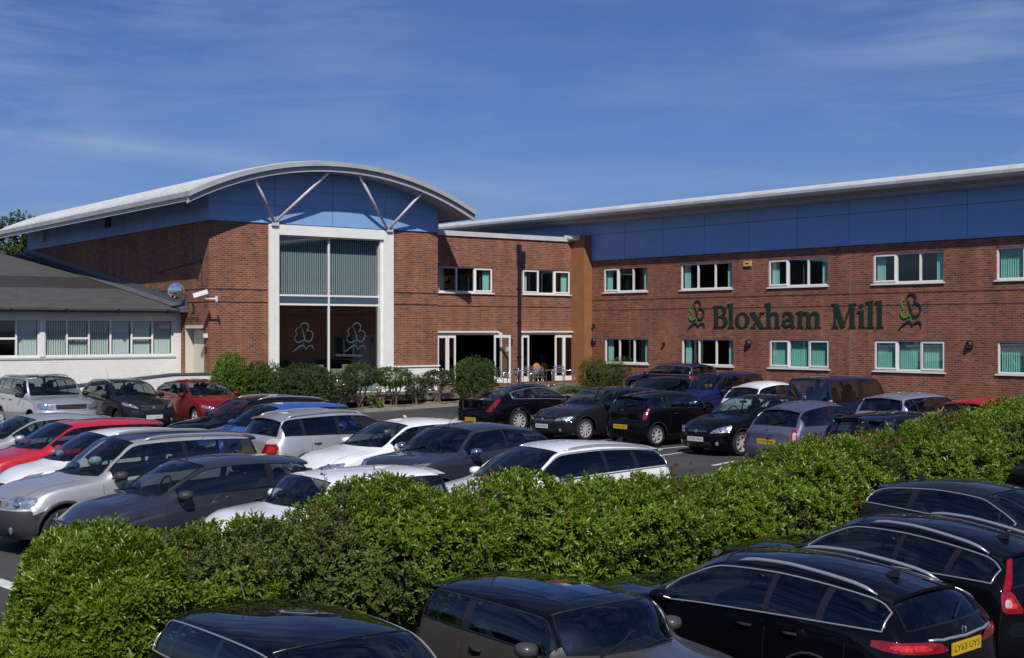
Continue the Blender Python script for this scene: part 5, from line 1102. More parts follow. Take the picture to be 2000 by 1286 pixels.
cars = [
 # left: back row nose-out in front of the annex
 ('parked_car','silver boxy off-roader parked nose out before the white annex','suvboxy',PSV,UV(-7.35,-4.0),HRm,dict(plate='',rails='silver',head=dict(c=[(.52,.78),(.93,.80),(.93,.97),(.54,.97)],r=.075),grille=[(.46,.80),(.48,.94)],roofm='trim_black',mirrorm='trim_black',group='cars parked nose out by the annex',visors=True,badge=False,spokes=6)),
 ('parked_car','charcoal crossover with white plate between silver off-roader and dark red hatchback','crossover',PCH,UV(-4.72,-3.9),HRm,dict(plate='OU17 ZGG',rails='silver',head=dict(c=[(.50,.70),(.93,.80),(.93,.90),(.60,.80)]),grille=[(.42,.68),(.46,.80)],antenna='rod',group='cars parked nose out by the annex',visors=True,roofm='trim_black',rim='rim_dark')),
 ('parked_car','dark red hatchback parked nose out beside the round clipped bush','leon',PDR,UV(-2.15,-3.9),HRm,dict(plate='',group='cars parked nose out by the annex',visors=True,head=dict(c=[(.48,.58),(.92,.66),(.92,.74),(.55,.67)]))),
 # left first row
 ('parked_car','silver hatchback roof behind the red car at the left edge','focus',PSV,(-10.1,28.6),HFm,dict(plate='')),
 ('parked_car','bright red hatchback between silver roof and white hatchback','hatch',PRD,(-8.7,26.5),HFm,dict(plate='')),
 ('parked_car','white small hatchback just behind the large silver sport utility vehicle','small',PW,(-7.4,24.5),HFm,dict(plate='',head=dict(c=[(.55,.60),(.93,.66),(.93,.84),(.70,.78)]))),
 ('parked_car','large silver sport utility vehicle with dark grey lower body and roof rails','suv',PSW,(-6.1,21.5),HFm,dict(plate='',clad=True,rails='silver',mirrorm='bumper_plastic',head=dict(c=[(.52,.70),(.93,.72),(.93,.86),(.58,.87)],r=.07),grille=[(.38,.70),(.42,.84)],roofm='trim_black',spokes=5)),
 ('parked_car','dark grey three-door hatchback with rear spoiler behind the left hedge end','fiesta',PGR,(-4.75,20.0),HFm,dict(plate='OY05 BKC',mirrorm='bumper_plastic',head=dict(c=[(.48,.55),(.92,.62),(.92,.80),(.62,.72)],r=.06),grille=[(.38,.55),(.42,.68)],antenna='front',tail=dict(side=1,c=[(-.18,.66),(.06,.66),(.06,1.06),(-.10,1.08)]))),
 ('parked_car','small white car with flat roof tucked right behind the hedge','mini',PW,(-2.55,18.7),HFm,dict(plate='',roofm=PW,spoiler=True)),
 # left second row
 ('parked_car','black estate car with silver roof rails furthest back in middle row','estate',PBK,(-6.6,34.0),HFm,dict(plate='',rails='silver')),
 ('parked_car','bright blue hatchback mostly hidden behind the silver estate','hatch',PBL,(-5.6,31.4),HFm,dict(plate='',antenna='front')),
 ('parked_car','light silver crossover estate seen from behind with red tail lamp','x1',PSV,(-3.6,28.9),HF,dict(rails='silver',tail=dict(side=1,c=[(-.32,.70),(.10,.70),(.10,.93),(-.16,.97)],clear=[(-.22,.93),(.10,.93),(.10,1.03),(-.10,1.03)]),antenna='front',rear_plate=('',.78),dark_rear=True)),
 ('parked_car','white five-door hatchback between silver estate and grey crossover','leon',PW,(-2.35,26.9),HFm,dict(plate='',head=dict(c=[(.50,.60),(.93,.68),(.93,.76),(.58,.70)]))),
 ('parked_car','dark grey rounded crossover with silver mirrors in front of the white hatchback','juke',PGR,(-1.0,24.6),HFm+R_(9),dict(plate='',mirrorm='chrome',head=dict(c=[(.50,.88),(.90,.93),(.93,1.01),(.62,.97)]),antenna='front')),
 ('parked_car','white estate car with silver rail line close behind the hedge middle','estate',PW,(.50,21.8),HFm,dict(plate='',rails='flush',chrome=True,dark_rear=True,antenna='fin')),
 # right front row
 ('parked_car','long black saloon with chrome window line and yellow plate','saloon',PBK,(.75,42.4),HF,dict(rear_plate=('OO14 LZO',.42),chrome=True,light_seats=True,spoiler=False,spokes=10,tail=dict(side=1,c=[(-.16,.66),(.02,.66),(.30,1.02),(.16,1.03)]))),
 ('parked_car','dark grey hatchback with white plate beside the long black saloon','golf',PCH,(2.5,39.3),HFm,dict(plate='YA15 WDU',spokes=10,head=dict(c=[(.50,.56),(.90,.60),(.92,.71),(.52,.64)]),grille=[(.48,.56),(.48,.64)],antenna='fin')),
 ('parked_car','small black three-door hatchback with yellow rear plate and silver wheels','corsa',PBK,(4.4,37.5),HF,dict(rear_plate=('OG55 OZH',.52),spokes=7,tail=dict(c=[(.82,.72),(.94,.72),(.93,1.0),(.86,1.02)]))),
 ('parked_car','black hatchback nose forward with large clear headlamps and white plate','focus',PBK,(6.2,35.1),HFm,dict(plate='WM52 UNN',spokes=6,head=dict(c=[(.46,.56),(.93,.60),(.93,.78),(.62,.68)],r=.06),grille=[(.36,.58),(.36,.65)])),
 ('parked_car','lilac grey rounded small hatchback with yellow plate beside the hedge','round_small',PLG,(7.15,31.7),HF,dict(rear_plate=('EX59 KJA',.66),tail=dict(side=1,c=[(-.10,.58),(.06,.58),(.08,.94),(-.04,.96)],clear=[(-.05,.70),(.04,.70),(.05,.88),(-.02,.88)]))),
 ('parked_car','black hatchback mostly hidden by the hedge right of the lilac grey car','golf',PBK,(8.6,29.4),HF,dict(rear_plate=('',.6))),
 # right second row
 ('parked_car','dark blue hatchback with red tail lamps parked alongside the wing wall','golf',PNV,UV(17.4,-6.0),HR,dict(chrome=True,rear_plate=('',.60),tail=dict(side=1,c=[(-.25,.80),(.15,.80),(.15,.97),(-.15,.97)]),antenna='fin')),
 ('parked_car','low black car roof glimpsed between dark grey hatchback and blue family car','audi',PBK,(4.75,46.2),HFm,dict(plate='')),
 ('parked_car','navy blue family car with pale windscreen stickers behind the black hatchback','mpv',PNV,(6.9,46.2),HFm,dict(plate='',spokes=10)),
 ('parked_car','small white rounded hatchback behind the black hatchback row','round_small',PW,(8.15,42.3),HF,dict(rear_plate=('',.66),antenna='front')),
 ('parked_van','navy blue high-roofed small passenger van near the wing wall','van',PNV,(9.7,38.9),HF,dict(rear_plate=('',.75),tail=dict(side=1,c=[(-.03,.72),(.10,.72),(.10,1.18),(.0,1.18)],clear=[(-.01,1.0),(.09,1.0),(.09,1.18),(.0,1.18)]),spoiler=False,cat='van')),
 ('parked_car','pale lilac silver hatchback behind the lilac grey small car','hatch',PLS,(10.9,36.0),HF,dict(rear_plate=('',.6))),
 ('parked_car','red car roof almost hidden by the hedge at right','small',PRD,(12.25,34.0),HF,dict(rear_plate=('',.6))),
 # near side of the hedge
 ('parked_car','black car with glossy roof at the bottom left of the picture','wide',PBK,(-1.52,11.3),HRm,dict(plate='',scale=.95,dz=-.10,chrome=True,antenna='rod',sunroof=False)),
 ('parked_car','bronze grey small car with black roof in the near row','mini',PBR,(.62,12.3),HRm,dict(plate='',scale=.96,roofm=PBK,antenna='rod',chrome=False,light_seats=False,sunroof=True)),
 ('parked_car','black estate car with chrome window line and silver rails nearest the camera','bigestate',PBK,(2.50,14.05),HR+R_(5),dict(rear_plate=('LY63 UYS',.86),chrome=True,rails='silver',antenna='fin',dark_rear=True,tail=dict(side=1,c=[(-.42,.84),(.32,.90),(.30,.98),(-.30,.95)]))),
 ('parked_car','black estate car with tall angled red tail lamps behind the nearest estate','volvo',PBK,(4.40,16.15),HR,dict(rear_plate=('',.80),chrome=True,rails='silver',dark_rear=False,antenna='fin',tail=dict(side=1,c=[[(-.14,.78),(.10,.78),(.12,.98),(.0,1.0)],[(.01,1.0),(.11,.98),(-.02,1.32),(-.07,1.32)]],clear=[(.0,.84),(.08,.84),(.08,.92),(.01,.92)]))),
 ('parked_car','black three-door hatchback with roof spoiler beside the right hedge face','audi',PCH,(6.75,18.3),HRm,dict(plate='',chrome=True,dark_rear=True,antenna='fin')),
 ('parked_car','dark car cut off by the right picture edge by the hedge','audi',PBK,(9.9,21.3),HRm,dict(plate='')),
]
def carpos(c): return (c.x, c.y) if isinstance(c, Vector) else c
for (nm, lb, st, pm, pos, hd_, kw) in cars:
    kw.setdefault('group','cars parked in rows in the car park'); build_car(nm, lb, st, pm, carpos(pos), hd_, **kw)
# ------------------------------------------------------------------ foliage
rng = np.random.default_rng(7)
def leafmat(name, rough=.38, trans=.30):
    m = bpy.data.materials.new(name); m.use_nodes = True; n = m.node_tree.nodes; l = m.node_tree.links; b = n['Principled BSDF']; o = n['Material Output']
    a = n.new('ShaderNodeVertexColor'); a.layer_name = 'leaf_colour'; l.new(a.outputs[0], b.inputs['Base Color']); b.inputs['Roughness'].default_value = rough; b.inputs['Specular IOR Level'].default_value = .5
    t = n.new('ShaderNodeBsdfTranslucent'); h = n.new('ShaderNodeMix'); h.data_type = 'RGBA'; h.blend_type = 'MULTIPLY'; h.inputs[0].default_value = 1; h.inputs[7].default_value = (1.5,1.6,.5,1); l.new(a.outputs[0],h.inputs[6]); l.new(h.outputs[2],t.inputs[0])
    x = n.new('ShaderNodeMixShader'); x.inputs[0].default_value = trans; l.new(b.outputs[0],x.inputs[1]); l.new(t.outputs[0],x.inputs[2]); l.new(x.outputs[0],o.inputs[0]); MATS[name] = m; return m
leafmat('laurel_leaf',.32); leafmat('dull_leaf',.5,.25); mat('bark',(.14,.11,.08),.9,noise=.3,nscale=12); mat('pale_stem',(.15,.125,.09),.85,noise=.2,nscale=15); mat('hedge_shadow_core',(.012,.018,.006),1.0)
def nrm(a): return a/np.maximum(np.linalg.norm(a,axis=-1,keepdims=True),1e-9)
def leaves_mesh(name, pos, dirs, nors, ln, wd, colr, matn, parent=None, org=(0,0,0), bend=.18):
    """pos: leaf base, dirs: blade direction, nors: blade normal; six corners folded along the midrib"""
    n = len(pos); side = nrm(np.cross(dirs, nors)); nn = nrm(np.cross(side, dirs)); L = ln[:,None]; Wd = wd[:,None]
    v = np.empty((n,6,3)); v[:,0] = pos; v[:,3] = pos+dirs*L-nn*L*bend
    v[:,1] = pos+dirs*L*.30+side*Wd*.42+nn*Wd*.16; v[:,2] = pos+dirs*L*.68+side*Wd*.40+nn*Wd*.10-nn*L*bend*.4
    v[:,5] = pos+dirs*L*.30-side*Wd*.42+nn*Wd*.16; v[:,4] = pos+dirs*L*.68-side*Wd*.40+nn*Wd*.10-nn*L*bend*.4
    v -= np.array(org)
    me = bpy.data.meshes.new(name); me.vertices.add(n*6); me.vertices.foreach_set('co', v.reshape(-1).astype(np.float32))
    idx = (np.arange(n)[:,None]*6+np.array([0,1,2,3,0,3,4,5])[None,:]).reshape(-1)
    me.loops.add(n*8); me.loops.foreach_set('vertex_index', idx.astype(np.int32)); me.polygons.add(n*2); me.polygons.foreach_set('loop_start', (np.arange(n*2)*4).astype(np.int32)); me.polygons.foreach_set('loop_total', np.full(n*2,4,np.int32))
    ca = me.color_attributes.new('leaf_colour','FLOAT_COLOR','POINT'); c4 = np.ones((n,6,4),np.float32); c4[:,:,:3] = colr[:,None,:]; ca.data.foreach_set('color', c4.reshape(-1))
    me.update(calc_edges=True); me.validate(); me.materials.append(MATS[matn]); o = bpy.data.objects.new(name, me); COL.objects.link(o)
    if parent: o.parent = parent
    return o
def sprigs(P_, N_, k, ln, wd, colr, spread=.9, up=.55, shoot=.07):
    """k leaves round every shoot tip"""
    n = len(P_); ax = nrm(N_*.75+np.array([0,0,up])+rng.normal(0,.33,(n,3))); t1 = nrm(np.cross(ax, rng.normal(size=(n,3)))); t2 = np.cross(ax,t1)
    pos=[];di=[];no=[];L=[];Wd=[];C=[]
    for i in range(k):
        a = 2.4*i+rng.uniform(0,.6,n); rad = t1*np.cos(a)[:,None]+t2*np.sin(a)[:,None]; el = (.35+.85*(k-1-i)/max(1,k-1))*spread+rng.normal(0,.14,n)
        d = nrm(ax*np.cos(el)[:,None]+rad*np.sin(el)[:,None]); nn = nrm(ax*np.sin(el)[:,None]-rad*np.cos(el)[:,None]); s = ln*rng.uniform(.62,1.32,n)*(1.0 if i < k-2 else .7)
        pos.append(P_+ax*(shoot*i/k)[...,None] if np.ndim(shoot) else P_+ax*shoot*i/k); di.append(d); no.append(nn); L.append(s); Wd.append(s*wd*rng.uniform(.85,1.15,n)); C.append(colr*rng.uniform(.78,1.22,(n,1))*(1.0+.22*(i >= k-2)))
    return [np.concatenate(q) for q in (pos,di,no,L,Wd,C)]
def vnoise(p, s, seed=0):
    """cheap smooth 3-D noise: sum of sines"""
    r = np.random.default_rng(seed); o = np.zeros(len(p))
    for i in range(7):
        k = r.normal(size=3)*s*(1+.35*i); o += np.sin(p@k+r.uniform(0,6.3))/(1+.35*i)
    return o/3.2
# ---- the long hedge
h0 = np.array(H0[:2]); F2 = np.array([FU.x,FU.y]); R2 = np.array([RV.x,RV.y])
sil = [(14,1165),(30,1120),(60,1098),(100,1072),(150,1052),(190,1030),(235,1014),(275,1020),(310,1032),(350,1003),(410,990),(470,990),(530,1006),(575,1000),(625,960),(680,930),(730,922),(785,933),(840,946),(900,940),(950,925),(1010,916),(1060,930),(1090,950),(1125,928),(1180,912),(1250,926),(1300,908),(1380,902),(1450,903),(1505,893),(1545,868),(1600,850),(1660,838),(1720,836),(1780,806),(1835,796),(1880,806),(1930,792),(1975,776),(2050,750),(2200,715),(2500,690)]
T_=[];Z_=[]
for px,py in sil:
    k = (px-1000)/FPX; t = (k*h0[1]-h0[0])/(F2[0]-k*F2[1]); Y = h0[1]+F2[1]*t; T_.append(t); Z_.append(EYE-(py-HOR)/FPX*Y)
T_ = np.array(T_); Z_ = np.array(Z_)-.21; T0, T1 = -.90, 22.0
def hedge_pt(t, a):
    """a: 0 near foot .. 1 far foot, over the top"""
    zt_ = np.interp(t, T_, Z_)+.07*np.sin(t*3.3+.6); endk = np.sqrt(np.clip(1-((np.clip(T0+1.5-t,0,1.5))/1.5)**2,0.02,1)); zb_ = np.interp(t,[-2,2,12,22],[-.62,-.55,-.45,-.3]); zt_ = zb_+(zt_-zb_)*np.where(t<T0+.5,endk**.5,1)
    hw_ = (1.12+.20*np.sin(t*1.9)+.15*np.sin(t*4.1+1))*endk; an = a*math.pi; ce = np.cos(an); se = np.sin(an)
    s = -np.sign(ce)*np.abs(ce)**.62*hw_; z = zb_+(zt_-zb_)*np.clip(np.abs(se)**.55,0,1)
    s = s*(1-.20*np.clip(1-np.abs(se)*1.6,0,1))
    return np.stack([h0[0]+F2[0]*t+R2[0]*s, h0[1]+F2[1]*t+R2[1]*s, z],axis=-1)
def hedge_surface(t, a):
    e = 1e-3; p = hedge_pt(t,a); dt = (hedge_pt(t+e,a)-p)/e; da = (hedge_pt(t,np.clip(a+e,0,1))-hedge_pt(t,np.clip(a-e,0,1)))/(2*e); n = nrm(np.cross(dt,da)); n = np.where(((n@np.array([*R2,0]))*(a-.5)<0)[:,None]&(np.abs(n[:,2:3])<.5),-n,n); n = np.where((n[:,2:3]<-.2),-n,n)
    lump = np.clip(.19*vnoise(p,1.5,3)+.11*vnoise(p,3.8,4),-.38,.10); return p+n*lump[:,None], n
hd = thing('hedge','long bushy evergreen hedge running between the two rows of parked cars','hedge',(float(h0[0]+F2[0]*9),float(h0[1]+F2[1]*9),-.4)); ORG[hd.name] = Vector(hd.location)
NS = 17500
t = np.concatenate([rng.uniform(T0,T1,NS*2), rng.uniform(T0,T0+1.4,4200)]); a = np.concatenate([rng.uniform(.01,.98,NS*2), rng.uniform(.0,.75,4200)])
# weight by real area and keep the hidden far foot sparse
p_, n_ = hedge_surface(t,a); e = 2e-3; ar_ = np.linalg.norm(np.cross((hedge_pt(t+e,a)-hedge_pt(t,a))/e,(hedge_pt(t,np.clip(a+e,0,1))-hedge_pt(t,a))/e),axis=1); near_ = np.clip(1.35-.035*np.clip(t,0,20),.6,1.4)
w_ = np.clip(ar_,.2,9)*np.where(a>.72,.45,1.0)*near_*np.where(t<T0+1.2,1.6,1.0); keep = rng.uniform(0,1,len(w_)) < w_/np.percentile(w_,92); p_, n_, t, a = p_[keep], n_[keep], t[keep], a[keep]
print('hedge sprigs',len(p_))
kind = vnoise(p_,.85,11)+.35*vnoise(p_,2.6,12); laurel = kind > -.28
base = np.where(laurel[:,None], np.array([.140,.212,.018]), np.array([.105,.135,.024])); tone = (1+.26*vnoise(p_,1.3,21)+.16*vnoise(p_,5.0,22))[:,None]; base = base*tone
warm = (vnoise(p_,1.1,31) > .55) & ~laurel; base = np.where(warm[:,None], base*np.array([1.25,.92,.8]), base)
depth = rng.uniform(0,1,len(p_))**1.6*.14; pos = p_-n_*depth[:,None]+rng.normal(0,.015,p_.shape)
for msk, nm, L_, k_, m_, wd_ in ((laurel,'laurel_foliage',.080,7,'laurel_leaf',.36),(~laurel,'mixed_foliage',.056,9,'dull_leaf',.42)):
    A = sprigs(pos[msk], n_[msk], k_, L_, wd_, base[msk]); c_ = A[5]; odd = rng.uniform(0,1,len(c_)) < .006; c_[odd] = np.array([.45,.20,.03])*rng.uniform(.6,1,(odd.sum(),1)); A[5] = c_
    leaves_mesh(nm,*A[:5],A[5],m_,hd,tuple(hd.location))
# fill-in sprigs deeper inside, leaf colour itself darkened for the shade in there
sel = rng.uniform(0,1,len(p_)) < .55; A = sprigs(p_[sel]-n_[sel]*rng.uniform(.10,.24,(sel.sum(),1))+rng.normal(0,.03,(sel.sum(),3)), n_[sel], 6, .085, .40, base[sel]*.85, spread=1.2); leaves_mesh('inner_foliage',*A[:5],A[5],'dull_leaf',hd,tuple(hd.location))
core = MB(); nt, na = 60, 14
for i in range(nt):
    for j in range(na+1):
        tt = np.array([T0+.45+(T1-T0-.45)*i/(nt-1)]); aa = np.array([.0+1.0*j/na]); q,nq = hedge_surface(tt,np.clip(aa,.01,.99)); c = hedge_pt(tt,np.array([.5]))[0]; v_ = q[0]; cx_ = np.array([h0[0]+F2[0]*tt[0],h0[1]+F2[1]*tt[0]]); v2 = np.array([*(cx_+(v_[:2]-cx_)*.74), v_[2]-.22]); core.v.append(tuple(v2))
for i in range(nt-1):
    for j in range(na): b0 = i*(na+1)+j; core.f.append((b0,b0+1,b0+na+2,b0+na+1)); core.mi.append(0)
core.build('shade_core','hedge_shadow_core',hd)  # hull that blocks see-through; the hedge's inner shade is its near-black colour
st = MB()
for i in range(60):
    tt = rng.uniform(T0+1.5,T1); p0 = h0+F2*tt+R2*rng.uniform(-.3,.4); z0 = -.62; st.tube([(p0[0],p0[1],z0),(p0[0]+rng.normal(0,.1),p0[1]+rng.normal(0,.1),z0+.5),(p0[0]+rng.normal(0,.25),p0[1]+rng.normal(0,.25),z0+1.1)],[.03,.022,.01],5)
tw = MB()   # reddish twigs poking out of the top
for i in range(90):
    tt = np.array([rng.choice([3.1,5.0,8.2,10.8,11.6,13.2])+rng.normal(0,.35)]); q,nq = hedge_surface(tt,np.array([rng.uniform(.35,.62)])); q = q[0]; L_ = rng.uniform(.10,.30); d_ = np.array([rng.normal(0,.3),rng.normal(0,.3),1.0]); tw.tube([tuple(q),tuple(q+d_*L_*.5),tuple(q+d_*L_+rng.normal(0,.02,3))],[.004,.003,.002],4)
    for s_ in range(5): c_ = q+d_*L_*(.4+.14*s_); e_ = rng.normal(0,1,3)*.022; f_ = rng.normal(0,1,3)*.015; tw.poly([tuple(c_),tuple(c_+e_+f_),tuple(c_+e_*1.8),tuple(c_+e_-f_)])
mat('dry_twig',(.085,.042,.022),.8); tag(tw.build('dry_twigs','dry_twig',hd), kind='stuff'); tag(st.build('stems','bark',hd), kind='stuff'); 
# ---- single bushes: crown of leaf sprigs on a few stems
def bush(name, label, c, rx, ry, h, col, L_=.05, dens=760, seed=1, z0=None, bare=0.0, cat='bush', group=None, kk=7, stemm='bark', lump=.16, ns=7):
    global rng
    r_ = np.random.default_rng(seed); g0 = c[2] if z0 is None else z0; t = thing(name,label,cat,(c[0],c[1],g0),0,group); ORG[t.name] = Vector((c[0],c[1],g0))
    zc_ = g0+h*(bare+(1-bare)*.5); rz = h*(1-bare)*.55; area = 4*math.pi*((rx*ry)**1.6+(rx*rz)**1.6+(ry*rz)**1.6)**(1/1.6)/3**(1/1.6); n = int(area*dens/4.2)
    d = nrm(r_.normal(size=(n,3))); q = np.sign(d)*np.abs(d)**.8; q = q/np.maximum(np.linalg.norm(q,axis=1,keepdims=True),1e-6); p = q*np.array([rx,ry,rz]); lm = 1+lump*vnoise(p+seed,2.6/max(rx,.3)**.5,seed)+.09*vnoise(p+seed,6.5,seed+1); dep = 1-r_.uniform(0,1,n)**1.7*.38
    P_ = np.array([c[0],c[1],zc_])+p*lm[:,None]*dep[:,None]; N_ = nrm(q/np.array([rx,ry,rz])); ok = P_[:,2] > g0+h*bare*.6-.02; P_, N_ = P_[ok], N_[ok]
    base = np.array(col)[None,:]*(1+.28*vnoise(P_,2.5,seed+5))[:,None]; A = sprigs(P_,N_,kk,L_,.42,base); leaves_mesh('foliage',*A[:5],A[5],'dull_leaf',t,(c[0],c[1],g0))
    s = MB()
    for i in range(ns):
        a = r_.uniform(0,6.28); b0 = Vector((c[0]+r_.normal(0,rx*.18),c[1]+r_.normal(0,ry*.18),g0-.03)); e_ = Vector((c[0]+math.cos(a)*rx*.65*r_.uniform(.4,1),c[1]+math.sin(a)*ry*.65*r_.uniform(.4,1),g0+h*r_.uniform(.6,.85))); m_ = (b0+e_)/2+Vector((r_.normal(0,.06),r_.normal(0,.06),.05)); th = .022*max(1,h/1.5) if bare < .3 else .03
        s.tube([b0,m_,e_],[th,th*.7,th*.3],6)
        if bare: 
            for j in range(4): f_ = m_+(e_-m_)*r_.uniform(0,.8); s.tube([f_,f_+Vector((r_.normal(0,.12),r_.normal(0,.12),r_.uniform(.1,.3)))],[th*.4,.004],4)
    s.build('stems',stemm,t)
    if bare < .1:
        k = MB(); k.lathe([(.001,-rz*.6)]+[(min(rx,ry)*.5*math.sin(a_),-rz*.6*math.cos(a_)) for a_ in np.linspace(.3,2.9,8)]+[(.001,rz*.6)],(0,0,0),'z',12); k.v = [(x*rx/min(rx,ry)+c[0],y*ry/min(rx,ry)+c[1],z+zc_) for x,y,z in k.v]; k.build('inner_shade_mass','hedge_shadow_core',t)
    return t
GB, GD, GM = (.095,.175,.016),(.050,.078,.020),(.070,.118,.018)
def sh(px0, px1, ytop, v, col, label, seed, name='shrub', **kw):
    pc = (px0+px1)/2; u = onF(pc, v); c = UV(u,v); g0 = gz(c.x,c.y)+.1; zt_ = zat(u,v,ytop); rx = (px1-px0)/2/FPX*c.y
    return bush(name,label,(c.x,c.y,g0),rx*kw.pop('kx',1.0),kw.pop('ry',min(rx,.9)),(zt_-g0)*1.02,col,seed=seed,group='shrubs along the patio kerb',**kw)
sh(412,492,701,-2.0,GB,'bright green round clipped bush beside the dark red car',41,L_=.065,dens=1300,lump=.08)
sh(470,535,716,-2.2,GD,'dull dark bush between two bright green ones',42,L_=.06,dens=1200,kx=1.15)
sh(492,556,716,-2.9,GM,'mid green low bush left of the large dark bush',43,L_=.06,dens=1300,kx=1.15,lump=.1)
sh(540,648,716,-2.8,GD,'large dark green bush under the left edge of the tall window',44,L_=.06,dens=1200,ry=1.0,kx=1.05)
sh(632,700,735,-3.1,GD,'thin straggly shrub right of the large dark bush',45,bare=.42,stemm='pale_stem',dens=733,ns=6,L_=.065)
sh(668,742,714,-2.9,GD,'straggly shrub with bare stems under the middle of the tall window',46,bare=.5,stemm='pale_stem',dens=957,ns=6,L_=.065)
sh(730,803,722,-2.95,GM,'straggly shrub with leaning pale stems by the rendered plinth',47,bare=.5,stemm='pale_stem',dens=957,ns=7,L_=.065)
sh(792,832,738,-3.0,GD,'small dark shrub between two bare-stemmed ones',48,bare=.25,stemm='pale_stem',dens=829,ns=4,L_=.065)
sh(826,888,727,-2.9,GD,'bare-stemmed shrub just left of the rounded bush',49,bare=.55,stemm='pale_stem',dens=893,ns=6,L_=.065)
sh(880,972,702,-2.8,GM,'rounded dense bush in front of the open cafe doors',50,L_=.055,dens=1100,lump=.09)
sh(722,748,772,-3.5,(.10,.17,.03),'small tuft of strappy leaves by the kerb',51,name='plant',L_=.16,kk=5,dens=160,ry=.25)
sh(1085,1160,757,-3.2,GM,'low clipped bush behind the long black saloon',52,ry=.5)
u_ = 18.3
for i,(a_,b_,yt,vv,col_,lb) in enumerate(((1128,1192,702,-.6,GM,'left half of the broad bush below the orange pillar'),(1175,1262,702,-1.2,GM,'broad bush below the ground floor window nearest the pillar'))):
    u = onF((a_+b_)/2,vv); c = UV(u,vv); g0 = gz(c.x,c.y)+.05; rx = (b_-a_)/2/FPX*c.y; bush('shrub',lb,(c.x,c.y,g0),rx,.9,zat(u,vv,yt)-g0,col_,seed=60+i,group='shrubs along the patio kerb')
# ---- background tree at the left edge, and the trees behind
def tree(label, c, R_c, h, col, seed, n=42000, L_=.17, trunk=.3):
    r_ = np.random.default_rng(seed); t = thing('tree',label,'tree',c); ORG[t.name] = Vector(c); P_=[];N_=[]
    cl_n = 34; ce_ = []
    for i in range(cl_n):
        d = nrm(r_.normal(size=3)); d[2] = d[2]*.8; ce_.append(np.array([c[0],c[1],c[2]+h*.62])+d*np.array([R_c,R_c,h*.36])*r_.uniform(.35,.95)**.6)
    for q in ce_:
        m_ = n//cl_n//7; d = nrm(r_.normal(size=(m_,3))); rr_ = R_c*r_.uniform(.24,.42); P_.append(q+d*rr_*np.array([1,1,.8])*(1-.45*r_.uniform(0,1,(m_,1))**2)); N_.append(d)
    P_ = np.concatenate(P_); N_ = np.concatenate(N_); base = np.array(col)[None]*(1+.3*vnoise(P_,1.2,seed))[:,None]; A = sprigs(P_,N_,7,L_,.6,base,spread=1.2,shoot=.15); leaves_mesh('crown',*A[:5],A[5],'dull_leaf',t,c)
    s = MB(); C_ = Vector(c); top = C_+Vector((0,0,h*.55)); s.tube([C_,C_+Vector((.1,0,h*.25)),top],[trunk,trunk*.75,trunk*.45],10)
    for q in ce_[::2]: a_ = C_+Vector((0,0,h*r_.uniform(.3,.5))); s.tube([a_,(a_+Vector(q))/2+Vector((0,0,.3)),Vector(q)],[trunk*.4,trunk*.22,.03],6)
    s.build('trunk','bark',t)
def treeat(px, ytop, Y, R_c, label, seed, **kw): 
    X_ = (px-1000)/FPX*Y; zt_ = EYE-(ytop-HOR)/FPX*Y; tree(label,(X_,Y,.6),R_c,(zt_-.6)*.98,kw.pop('col',(.06,.095,.02)),seed,**kw)
treeat(0,388,82,3.1,'leafy tree standing behind the annex roof at the left edge',71)
# ------------------------------------------------------------------ terrace furniture
def make_chair(label):
    t = thing('patio_chair',label,'chair',(0,0,0),0,'aluminium terrace chairs'); s = 'steel'
    for sy in (-1,1):
        MB().tube([(.24,sy*.25,0),(.22,sy*.25,.44),(.20,sy*.26,.66),(-.05,sy*.27,.67),(-.22,sy*.26,.66)],.0125,6).build('leg',s,t,smooth=True)
        MB().tube([(-.30,sy*.24,0),(-.20,sy*.23,.44)],.0125,6).build('leg',s,t,smooth=True)
    m = MB()
    for i in range(6): m.box((-.20+i*.072,-.225,.435),(-.145+i*.072,.225,.447))
    m.build('seat',s,t); m = MB(); m.tube([(-.20,-.23,.44),(-.27,-.23,.80),(-.28,-.19,.86),(-.28,.19,.86),(-.27,.23,.80),(-.20,.23,.44)],.0125,6)
    b = MB()
    for i in range(3): z = .56+i*.095; b.box((-.235-.018*i,-.22,z),(-.223-.018*i,.22,z+.055))
    m.v += b.v and []; k = len(m.v); m.v += b.v; m.f += [tuple(i+k for i in f) for f in b.f]; m.mi += b.mi; m.build('backrest',s,t,smooth=False,autosm=40); return t
def copy_tree(o, parent=None):
    c = o.copy(); COL.objects.link(c); c.parent = parent
    for ch in list(o.children): copy_tree(ch, c)
    return c
def make_table(label):
    t = thing('patio_table',label,'table',(0,0,0),0,'aluminium terrace tables'); m = MB(); m.lathe([(.001,.73),(.34,.73),(.35,.715),(.34,.70),(.001,.705)],(0,0,0),'z',28); m.build('tabletop','steel',t,smooth=True,autosm=30)
    MB().tube([(0,0,.05),(0,0,.70)],.028,10).build('column','steel',t,smooth=True); m = MB()
    for i in range(4): a = i*math.pi/2+.4; m.tube([(0,0,.09),(math.cos(a)*.30,math.sin(a)*.30,.02)],.018,6)
    m.build('base','steel',t,smooth=True); return t
def site(px, v): u = onF(px,v); p = UV(u,v); return Vector((p.x,p.y,DZ))
tables = [(1016,-.1,'round aluminium table left of the open cafe door'),(1079,-.3,'round aluminium table in front of the right cafe doors'),(905,-.6,'round aluminium table hidden behind the rounded bush'),(836,-.6,'round aluminium table behind the bare-stemmed shrub'),(760,-1.0,'round aluminium table behind the leaning pale stems'),(690,-1.1,'round aluminium table in front of the tall window')]
